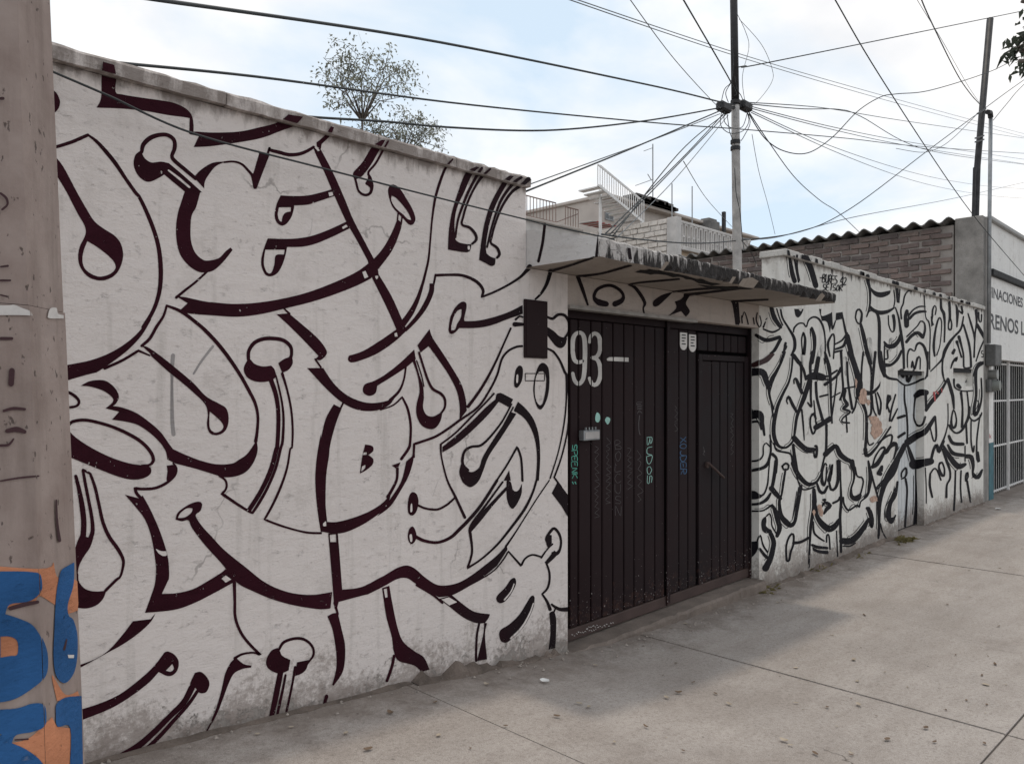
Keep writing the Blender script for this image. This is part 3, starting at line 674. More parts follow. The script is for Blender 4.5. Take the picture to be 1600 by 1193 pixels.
W1_TXT = """
S @R1
F 330,560! 355,585 373,635 360,680 335,705!
F 640,385! 710,405! 722,480 718,572 760,588 860,605 1000,625 1080,640 1150,672 1190,715 1202,770 1202,820! @R5 30,222 130,228 290,222 420,195 530,165 600,115! 690,130! 635,185 550,218 430,262 280,290 120,312 10,318! 42,250! -15,238! @R1 1175,832! 1178,735! 1140,728 1060,718 1000,708 900,690 750,675 600,670! 625,620 630,560 630,480
S 345,915,20 440,885,22 500,860,22 545,840,20!
S 545,838,12 600,880,20 660,945,25 720,1020,25 780,1110,22 840,1195,22 @R2 870,40,22 930,170,25 975,300,26 995,420,28 998,540,28 985,640,26 950,740,24 890,840,26
F @R2 410,1075! 560,1045 680,1000 780,940 860,870 920,790! 940,790! 880,890 790,985 670,1075 600,1120! 520,1140 410,1172!
S @R2 650,1095,18 760,1045,18 860,985,16! 930,1015,10
F 345,975! 395,1040 478,1195 @R2 540,110 585,180 640,225 710,270 750,320 765,390 750,460 715,515 660,545 605,548 545,525 500,470 485,410 495,340 530,265 525,210 480,130 410,-5 @R1 350,1090! / @R2 542,305! 600,340 660,385 705,430 718,470 690,505 630,525 580,515 530,480 512,430 518,370
S 880,945,22 890,900,28 930,860,30 985,840,26 1040,840,24 1080,870,24 1085,920,26 1068,970,22 1085,1000,24 1150,1055,24 1215,1110,22
F 868,940! 840,965 830,1020 850,1080 890,1120 930,1130 980,1110 1020,1085! 1110,1160 1165,1205! 1255,1195! 1150,1100 1050,1015! 1000,1005 940,1010 900,985 885,960
H 1045,1060,10 1110,1110,14 1175,1165,12
S @R5
F 10,505! 60,455 130,415 210,408! 150,435 110,480 80,530 75,575!
F 420,345! 480,372! 470,395 400,578! 385,578! 368,490 380,480
S 200,412,12 260,408,12 310,425,14 350,465,16 375,500,18 388,570,16
S 470,360,16 482,318,12! 484,335,20 540,350,22 600,365,22 660,362,22 710,345,20 755,318,18
F -45,590! 50,600! 25,690 @R2 1190,150 1183,250 1190,320 1215,380 1260,420 1300,425 1360,410 1400,370 1432,345! 1445,360! 1390,430 1330,485 1270,500 1220,490 1165,450 1120,390 1098,310 1093,220 1105,130 1130,50
S @R2 1290,490,14 1220,555,14 1150,610,16 1095,655,18
F @R2 1090,645! 1160,655 1250,675 1340,690 @R6 110,285 250,297 400,290 560,265 720,225 880,165 1010,105 1090,50 @R5 1150,990 1200,925 1245,840 1275,765! 1305,790! 1290,850 1240,965 1150,1085! @R6 1110,140! 1020,185 880,240 740,285 580,325 430,360 280,377 120,368 @R2 1180,755 1110,742! 1165,690!
W @R6 1055,100! 1075,92! 1093,130! 1070,140!
F 755,325! 795,325! 870,465 940,620 1000,765 1070,900 1150,1050! @R6 1160,115! 1240,250 1305,395 1330,450! 1280,490! 1265,445 1200,300 1120,140! @R5 1090,1020! 1020,890 955,775 880,610 820,470 770,365
W 760,322! 775,318! 792,340! 780,345!
W @R6 1135,125 1145,146 1155,125
F 772,290! 825,245 862,190! 882,195! 860,245 805,300! 800,330! 775,315!
F 550,618! 640,622 720,618 800,600 870,580! 890,620! 800,650 720,675 635,680! 630,710 615,755 585,795 555,805 525,785 513,745 518,700 530,660 / 540,692! 615,692! 612,718! 580,725 562,750 555,782 538,765 532,730
W 845,600! 870,597! 875,618! 850,625!
F 470,885! 560,888 650,885 740,870 840,835 960,780! 985,820! 860,880 760,920 680,937 590,938! 580,990 560,1050 530,1100 490,1120 455,1110 432,1060 430,1010 445,950 / 455,955! 575,955! 570,985! 520,990 510,1050 490,1100 465,1095 447,1050 448,1000
W 930,815! 955,800! 965,812! 935,828!
F 1180,272! 1200,276! 1165,335 1110,430 1055,500 1010,520! 1000,480 1060,410 1115,320
S 1218,282,12 1185,340,14 1140,420,14 1095,475,14 1108,510,16 1118,560,20 1105,605,18 1070,615,16 1035,590,14 1020,540,14 1010,500,14
F 1095,480! 1120,530 1120,590 1100,610 1105,570 1075,545 1090,520
F 1218,600 1225,562 1250,550 1290,575 1330,635 1370,705 1388,765 1370,800 1345,797 1310,760 1280,730 1240,680 / 1240,620! 1265,632 1310,680 1345,730 1362,770! 1340,765 1310,735 1285,715 1260,690 1238,650
S 1280,730,10 1276,770,10
S 1305,745,10 1300,790,10
S @P1 625,195,10 580,250,16 @R5 1535,550,18 1508,650,16 1490,780,12 1478,920,12 1468,1020,14 1445,1120,16 @R6 1430,180,18 1400,270,26 1360,350,36 1310,420,40
S @R6
F 1475,170! 1505,170! 1500,230 1460,320 1400,400 1330,470! 1320,450! 1390,370 1440,290 1470,220
S 1500,180,12 1512,120,14! @P1 515,915,18 600,912,16 680,915,18 750,940,20 795,975,20 815,1015,18 803,1050,14! 880,1020,14 960,980,14 1040,930,16 1085,885,24 1105,862,32
F 975,618! 1060,590 1160,530 1270,455! 1340,455! 1260,530 1150,605 1040,650 985,660 968,640
W 1255,480! 1270,475! 1275,500! 1258,500!
F 525,362! 600,355! 690,430 780,510 830,575 835,610 800,645 765,640! 785,620! 700,530 600,430
S 570,325,10 605,358,14
S 765,640,12 800,690,12
F 715,695! 815,695! 880,790 960,862 1050,902 1130,912 1220,895 1270,860! 1230,920 1160,955 1080,962 1000,945 920,900 830,820
S 1230,895,20 1285,840,16 1315,770,12 1328,690,12
S 1170,955,8 1250,925,10 1305,875,12! 1340,950,16 1358,1050,16 1355,1150,16 @R7 1345,200,18 1300,265,18
F 1060,830 1075,795 1130,775 1200,735 1290,665 1380,580! 1390,640! 1330,690 1240,750 1150,805! 1140,850 1105,868 1070,855
F 880,920! 930,945! 900,1020 870,1120 855,1190 @R7 850,250 835,350 830,450 830,560 840,660! 835,715! 800,718! 785,630 770,500 765,380 775,250 800,110 @R6 800,1130 830,1010
S 925,940,12 940,908,12
S 490,770,30 520,860,28 535,960,26 535,1080,26 528,1190,26 @R7 525,200,28 490,330,30 430,460,28 355,580,28
S 520,740,10 540,820,12 560,920,14 568,1020,16 562,1150,18 @R7 550,200,18 520,320,18 470,440,18 420,530,20 375,600,16! 345,585,16 280,545,18 185,480,20! 205,460,14 215,430,14 205,395,14 170,370,14
S 560,730,18 590,830,14 615,950,14 625,1080,14 620,1190,12 @R7 610,200,12 590,320,14 550,440,16 500,550,16 450,640,14! 540,675,14 640,705,12 720,722,14 800,725,14
F 345,645! 325,680 322,715 345,755 400,780 470,778 520,750 510,700 490,680! 440,685 390,670 360,640
S 350,640,22 352,590,22 385,540,24 440,515,24 510,512,24 570,525,24 610,560,22 618,600,20 608,635,20 560,660,14
F 535,665! 570,640 620,620! 625,665 600,705 560,725!
S @R2 1035,705,14 1130,745,22 1230,820,22 @R6 90,470,24 160,545,24 230,635,24 300,740,22 350,830,22 390,910,20 408,990,18 405,1080,18 395,1150,22
F @R3 1070,400! 1150,437 1250,475 1350,497 1440,492 @R7 290,270 340,235 380,180 400,145! 407,210 385,280 340,340 280,370 200,378 @R3 1300,550 1200,520 1090,492! 1045,470!
S @R2 1035,705,14 1015,770,16 970,840,20 930,910,20 880,955,18
F @R2 880,955! 920,965 1000,1020 1100,1100 1200,1185 @R3 1280,75 1360,120 1405,150 1420,210 1410,270 1380,305 1335,316 1300,300 1285,250 1290,180 1270,120 1200,50 1130,-10 @R2 1040,1110 940,1020! 930,1000! / @R3 1303,170! 1340,200 1375,235 1388,265 1370,290 1335,300 1305,275 1300,220
S @R3
F 500,10! 560,-20 640,-25 690,0 725,40 738,80 720,120 700,135! 760,145 850,180 940,245 1000,300 1050,370 1080,410! 1040,470! 1030,420 1000,370 940,310 860,255 780,232 695,220! 740,170! 655,150! 700,110 695,80 640,40 560,15
S 415,45,16 460,70,20 490,105,18 475,135,16 415,145,14
S 430,250,18 450,232,20 520,222,20 600,235,20 700,265,20 800,310,22 880,360,22 935,420,22 952,470,22 930,500,16 880,505,14
F 430,290! 470,330 560,390 680,450 800,490 900,505 935,515! 938,550 900,580 830,592 740,575 620,530 500,480 437,455!
F 1035,505! 1070,500! 1095,510 1090,560 1040,600 1035,580 1040,540
S 1075,490,10 1095,520,14 1085,565,16 1030,615,18 960,645,18 880,650,18 838,645,20! 850,680,20 885,715,20
F 775,685! 870,710! 885,690! 930,770 980,880 1020,990 1045,1090 1050,1195 @R4 1040,60 1005,135! 1100,130 1200,105 1300,50 1380,0 1400,-20! 1480,50! 1440,70 1330,130 1200,195 1080,235 900,253! 930,170 960,80 968,0 @R3 965,1100 940,950 900,840 840,760
W @R4 1375,40! 1400,20! 1435,45! 1400,65!
W 965,1020! 1000,1035 1030,1035! 1035,1060 1010,1065 980,1045
S 470,570,20 490,650,26 510,760,34 520,860,34 515,960,36
S 515,535,18 530,620,20 550,720,20 570,830,22 575,910,26 560,960,30
S 515,530,14! 560,555,16! 590,640,20 615,750,20 640,860,22 680,950,24 730,1020,24 765,1090,20 760,1150,16 745,1195,14 @R4 720,50,18 655,115,18
F 500,930! 545,950 580,950! 560,1010 520,1070 490,1130 480,1195! 465,1195! 462,1040
F 1090,840! 1105,795 1170,748 1230,728 1255,742 1245,785 1215,815 @R7 60,680 120,745 200,830 330,935 460,1035 600,1092 740,1108 870,1090! 860,1190! @R8 850,228! 780,230 640,208 500,170 380,120 290,75 240,20 @R7 180,910 80,800 0,695 @R3 1170,845 1130,850 / 1105,830! 1120,800 1160,770 1195,770! 1190,795 1150,825
S @R4
F 470,0! 485,10 490,60 530,105 590,120 660,115! 640,165 600,205 540,225 480,222!
F 965,255! 935,310 860,380 760,450 650,510 560,560 495,595! 490,578! 600,535 680,480 760,390 825,305! 935,292!
F 510,850! 620,815 740,760 850,680 950,590 1020,500! 1040,492 1080,510 1108,550 1105,600 1080,635 1040,645 985,620! 920,690 800,780 680,850 510,918! / 1070,570! 1080,600 1060,618 1030,612!
F 1210,625! 1250,620 1290,660 1300,700 1280,745 1240,750 1215,720! 1180,700
S 1190,720,40 1140,810,36 1050,900,34 950,1000,36 850,1085,40 700,1180,50 640,1230,50
S 1225,740,20 1170,820,22 1080,920,24 990,1020,26 890,1115,26
S @R8
S 262,65,22 265,180,18 268,280,18 300,370,18 350,440,18 425,515,16! 380,500,12 310,510,14 265,535,18
F 240,560! 270,530! 320,570 370,580! 365,593! 310,602 255,635 215,720! 190,790 150,890 85,1005! 80,1000! 140,870 180,740 205,630
F 530,470! 490,490 460,550 475,600 540,630 600,610! 610,545! 560,520 545,490
S 540,480,16 570,435,18 640,412,18 700,420,18 745,460,16 755,510,14 730,550,12 710,570,20
F 650,560! 725,545! 710,600 680,630 640,645!
S 550,620,34 530,720,36 510,820,34 490,910,28
S 580,640,14 565,720,16 545,810,18 530,880,16
S 640,590,16 625,680,14 605,780,14 585,870,14
S 885,190,16 905,260,14
F 840,275! 870,258 905,252! 925,340 948,440 950,530 935,620 880,705! 870,700! 895,600 895,500 875,370 855,310
S 835,770,22 820,830,20
F 1180,100! 1225,85! 1245,200 1275,340 1310,430 1380,490 1440,530 1475,605! 1425,620! 1380,580 1290,555 1265,530! 1250,480 1240,400 1205,270 / 1190,105! 1210,102! 1215,155! 1200,160!
S 1255,520,18 1240,590,18 1210,675,18
S @R7
F 1370,245! 1375,270 1345,370 1290,470 1230,560 1150,620! 1240,500 1300,400 1330,280!
F 1240,305! 1295,285! 1275,330!
S 1275,325,18 1272,390,16 1245,450,18 1215,500,20
F 1235,480! 1180,540 1100,590 1000,630 900,655 835,655! 800,715! 900,728 980,710 1080,660 1170,595 1220,530
W 812,665 830,650! 832,680! 815,682
F 1075,175! 1120,185 1125,215 1095,240! 1125,265 1120,300 1080,335 1042,355! 1055,260 / 1065,225! 1085,222! 1085,238! 1062,240! / 1055,312! 1075,300! 1075,320 1050,345!
F 845,725! 905,725! 915,850 925,980 932,1075! 900,1190! 885,1195! 875,1080 860,900 / 855,735! 893,732! 895,780! 858,780!
F 875,1080! 930,1076! 1050,1060 1170,1000 @P3 200,590 280,543 340,528 390,548 450,600 520,645 580,652 660,635 740,590 820,530 900,465 960,400! 965,430! 900,530! 800,610 700,672 620,712 540,725! 470,690 400,645 340,607 280,612 200,655 100,705 0,737 @R8 1100,135 900,188! 880,190!
S @P3
S 955,410,14 1010,330,10 1080,220,8 1150,110,8 1225,0,8
S 720,655,8 800,612,8 880,560,8 940,490,10 970,440,10! 1050,530,14! 1075,485,12 1120,462,12 1175,475,12
S 1175,480,12 1210,430,10 1245,395,10
F 1195,510! 1255,435! 1275,460 1215,520!
S 1215,390,14 1205,360,14 1230,320,18 1255,298,18 1285,330,16 1298,380,14 1290,430,16 1270,455,24 1245,450,14
F 1240,340! 1215,340 1205,380 1215,415 1240,390!
S 1205,510,12 1225,570,14 1225,630,14 1210,675,14 1180,705,12! 1210,750,16 1230,800,22
S 1240,770,14 1262,790,10 1252,820,10
F 1225,825! 1250,810 1268,870 1262,1040! 1220,1050! 1232,940
S 1245,775,14 1290,800,22 1338,800,28
F 540,735! 620,712! 690,770 760,815 855,830! 850,850 825,885! 770,885 690,850 600,780
W 552,738! 600,725! 650,755! 602,775!
S 400,650,14 500,710,14 560,760,14
S 790,885,14 775,960,14 770,1060,14 770,1120,14
F 820,885! 838,885! 825,960 838,1110! 775,1120! 795,1040 815,950
F 895,740 905,710 950,665 985,615 1010,605 1018,640 990,700 950,750 915,762
H 945,740,10 985,690,8 1005,640,6
F 915,970 920,930 980,890 1040,830 1090,750 1115,715 1133,725 1125,790 1090,870 1040,940 970,1000 930,1002
H 985,980,12 1050,915,12 1100,830,10 1125,760,6
F 345,150 355,95 375,72 400,85 412,130 400,190 375,218 350,205
W 362,150 370,145 372,190 360,195
S 410,155,14 460,175,14 530,180,14 590,150,14 635,110,12
F 345,340 355,300 375,285 392,310 400,350 385,385 365,395 350,375
W 355,340 368,335 372,375 360,380
S 395,350,22 450,375,20 530,385,18 610,355,20 670,300,22 720,250,22 800,155,20 900,0,18
S @P2 550,970,14 555,1050,10 590,1190,12 @P3 640,100,16 700,230,18
S 935,10,12 840,140,14 740,280,20 735,340,18! 745,430,14 735,490,14 715,545,14! 800,490,12 900,400,14 990,290,16 1070,180,18 1120,80,14 1145,0,14
F 955,40! 970,50! 880,150 800,250 735,325! 740,270 850,150
F 960,0! 985,10 1000,60 1030,65 1055,20! 1050,90 1015,160 990,175 965,130 958,60
F 1275,10! 1310,50 1340,90! 1338,225! 1300,160 1240,80!
S @P2
F 480,255! 500,310 560,400 630,510 680,600 705,690 712,760! 665,820! 668,740 650,640 600,540 540,450 475,360! 425,400! 405,355!
F 370,440! 388,435! 415,530 440,610 445,680 440,740 460,785 500,797 545,775! 560,760 550,820 520,865 480,875 430,850 400,790 400,720 418,640 405,540
S 415,400,14 440,480,14 470,570,16 500,625,18 550,655,18 575,690,16 575,740,14 550,780,12
S 400,450,8 430,540,8 445,610,8
S 720,735,20 790,640,18 850,540,16 900,440,14 940,350,12 985,250,12
S 1055,360,14 1020,365,14 970,390,14 930,440,14 900,540,14 850,640,14 780,740,14 665,822,16 600,870,16 520,920,16 440,950,16 385,968,16! 382,1030,14 @R7 1375,250,20
S 555,965,12 640,900,12 740,800,12 830,710,12 880,655,12
F 560,985! 640,920 740,830 830,740 890,690! 895,662! 920,650 1000,690! 975,740! 910,705! 850,780 750,880 650,965 560,1020!
F 1030,705! 1080,750 1130,820 1160,920 1168,1050 1160,1195! 1140,1195! 1148,1050 1130,920 1080,820 1020,770! 1005,760
S 990,720,10 930,830,12 860,920,14 800,975,16 740,985,16 700,1010,16 685,1060,18 690,1100,18 720,1130,16
F 990,770! 1020,780! 930,920 850,1040 815,1130 790,1190 @P3 760,30 730,42 695,20 680,0 @P2 665,1140 680,1080! 710,1130 750,1140 790,1110 810,1050 870,950
S 1000,740,10 920,890,10 840,1020,10
S 900,1190,12 960,1100,12 1025,985,14! 1050,1060,14 1058,1195,14
F 940,1195! 975,1130! 985,1195!
F 1005,590 1015,510 1040,480 1060,500 1055,570 1030,615 1012,615
W 1020,540 1030,540 1028,585 1018,585
F 1125,640 1135,550 1160,480 1190,465 1220,500 1225,600 1210,690 1175,752 1145,730 / 1140,560 1160,520! 1190,520 1205,560 1200,640 1180,720 1155,720 1135,660
S 1075,530,5! 1195,530,5! 1195,575,5! 1075,575,5! 1075,530,5
S 1215,180,14 1245,190,18 1280,165,18 1320,170,18 1345,210,16 1345,270,16 1320,310,14
F 1210,240! 1250,265 1290,300 1335,310! 1325,350 1300,372 1265,360 1210,290!
S 1210,375,12 1250,395,14 1290,450,14 1320,520,16 1332,550,16 1330,700,10 1315,850,10 1280,1020,8 1230,1180,10
S 1345,790,8 1335,900,10 1300,1050,10 1255,1175,12! 1300,1235,10
F 600,240 610,180 640,120 680,85 705,90 710,120 695,190 700,205! 780,202 880,180 980,145 1058,105! 1060,160! 960,195 860,232 770,247 665,248! 640,275 615,285 600,270 / 615,240 630,180 655,140 680,130! 675,180 650,225! 640,255 620,262
S 1015,195,14 1040,175,12 1058,180,12
S 1010,225,30 1058,225,20
S @P1
F 770,240! 790,245! 745,290 695,400 650,500 635,600 640,690! 660,710 715,722 740,722! 735,755 715,772 650,765 595,755! 600,640 620,520 660,390 705,280
S 805,250,16 775,295,18 720,400,18 680,500,16 655,580,14 640,680,14
S 858,255,12 800,310,18 750,390,14 710,480,14 690,550,14 682,600,14 730,620,18 765,660,18 770,695,18 745,720,14
W 716,735 729,735 729,755 718,755
F 980,295! 1005,300! 965,345 910,440 865,550 840,660 830,740 835,780! 860,800 890,810! 885,850 860,857 830,840 788,820! 800,720 820,600 860,470 935,335
S 1050,308,18 1000,345,20 930,440,18 890,540,14 860,640,12 838,740,12
S 1095,318,30 1060,350,22 990,400,18 930,490,16 890,590,14 865,680,14 862,715,14 900,745,18 915,785,18 900,805,16
"""
do('w1', M['p1'], M['wall1'], wall1, W1_TXT)
CAN_TXT = """
S @P4
S 585,695,34 540,685,40 510,655,20 525,610,20 570,585,20 620,582,20 670,610,20 692,645,18 680,675,30 640,695,36
S 725,575,10 760,590,20 800,640,22 825,690,20 815,720,10 820,750,10
S 725,575,8 800,562,10 930,550,12 1040,540,10
F 875,700 880,675 930,640 1000,620! 960,660 910,705 885,712
S 1000,620,10 1150,605,12 1400,590,10
F 1010,680! 1050,665 1075,635! 1105,640 1080,690 1105,740 1080,775! 1050,740! 970,770! 1020,720
S 1075,640,20 1200,625,14 1420,598,14
S 1375,680,20 1390,740,26 1400,820,26
S 1400,680,14 1412,810,12
S 1365,680,12 1590,668,10
S 240,490,26 215,570,22 180,630,16 145,665,12
S 410,530,24 440,610,22 470,700,12
S 510,405,12 380,450,12 245,490,16
S 740,455,12 560,505,12 405,525,14
S 205,200,18 190,320,18 165,430,18
S 540,275,16 525,400,18
S 720,305,20 738,440,20
S 50,190,6 55,330,6 60,440,10 75,490,12
S @Q7
S 10,600,24 10,800,24
S 60,740,10 80,680,10 100,720,12 120,800,14
S 55,720,12 60,790,14
S 170,740,14 180,800,12
S 210,690,12 200,760,14 230,830,14 250,790,12 235,720,12
S 290,760,10 310,740,10
S 270,830,20 290,780,14
"""
do('can', M['p1'], M['lintel'], lint, CAN_TXT)
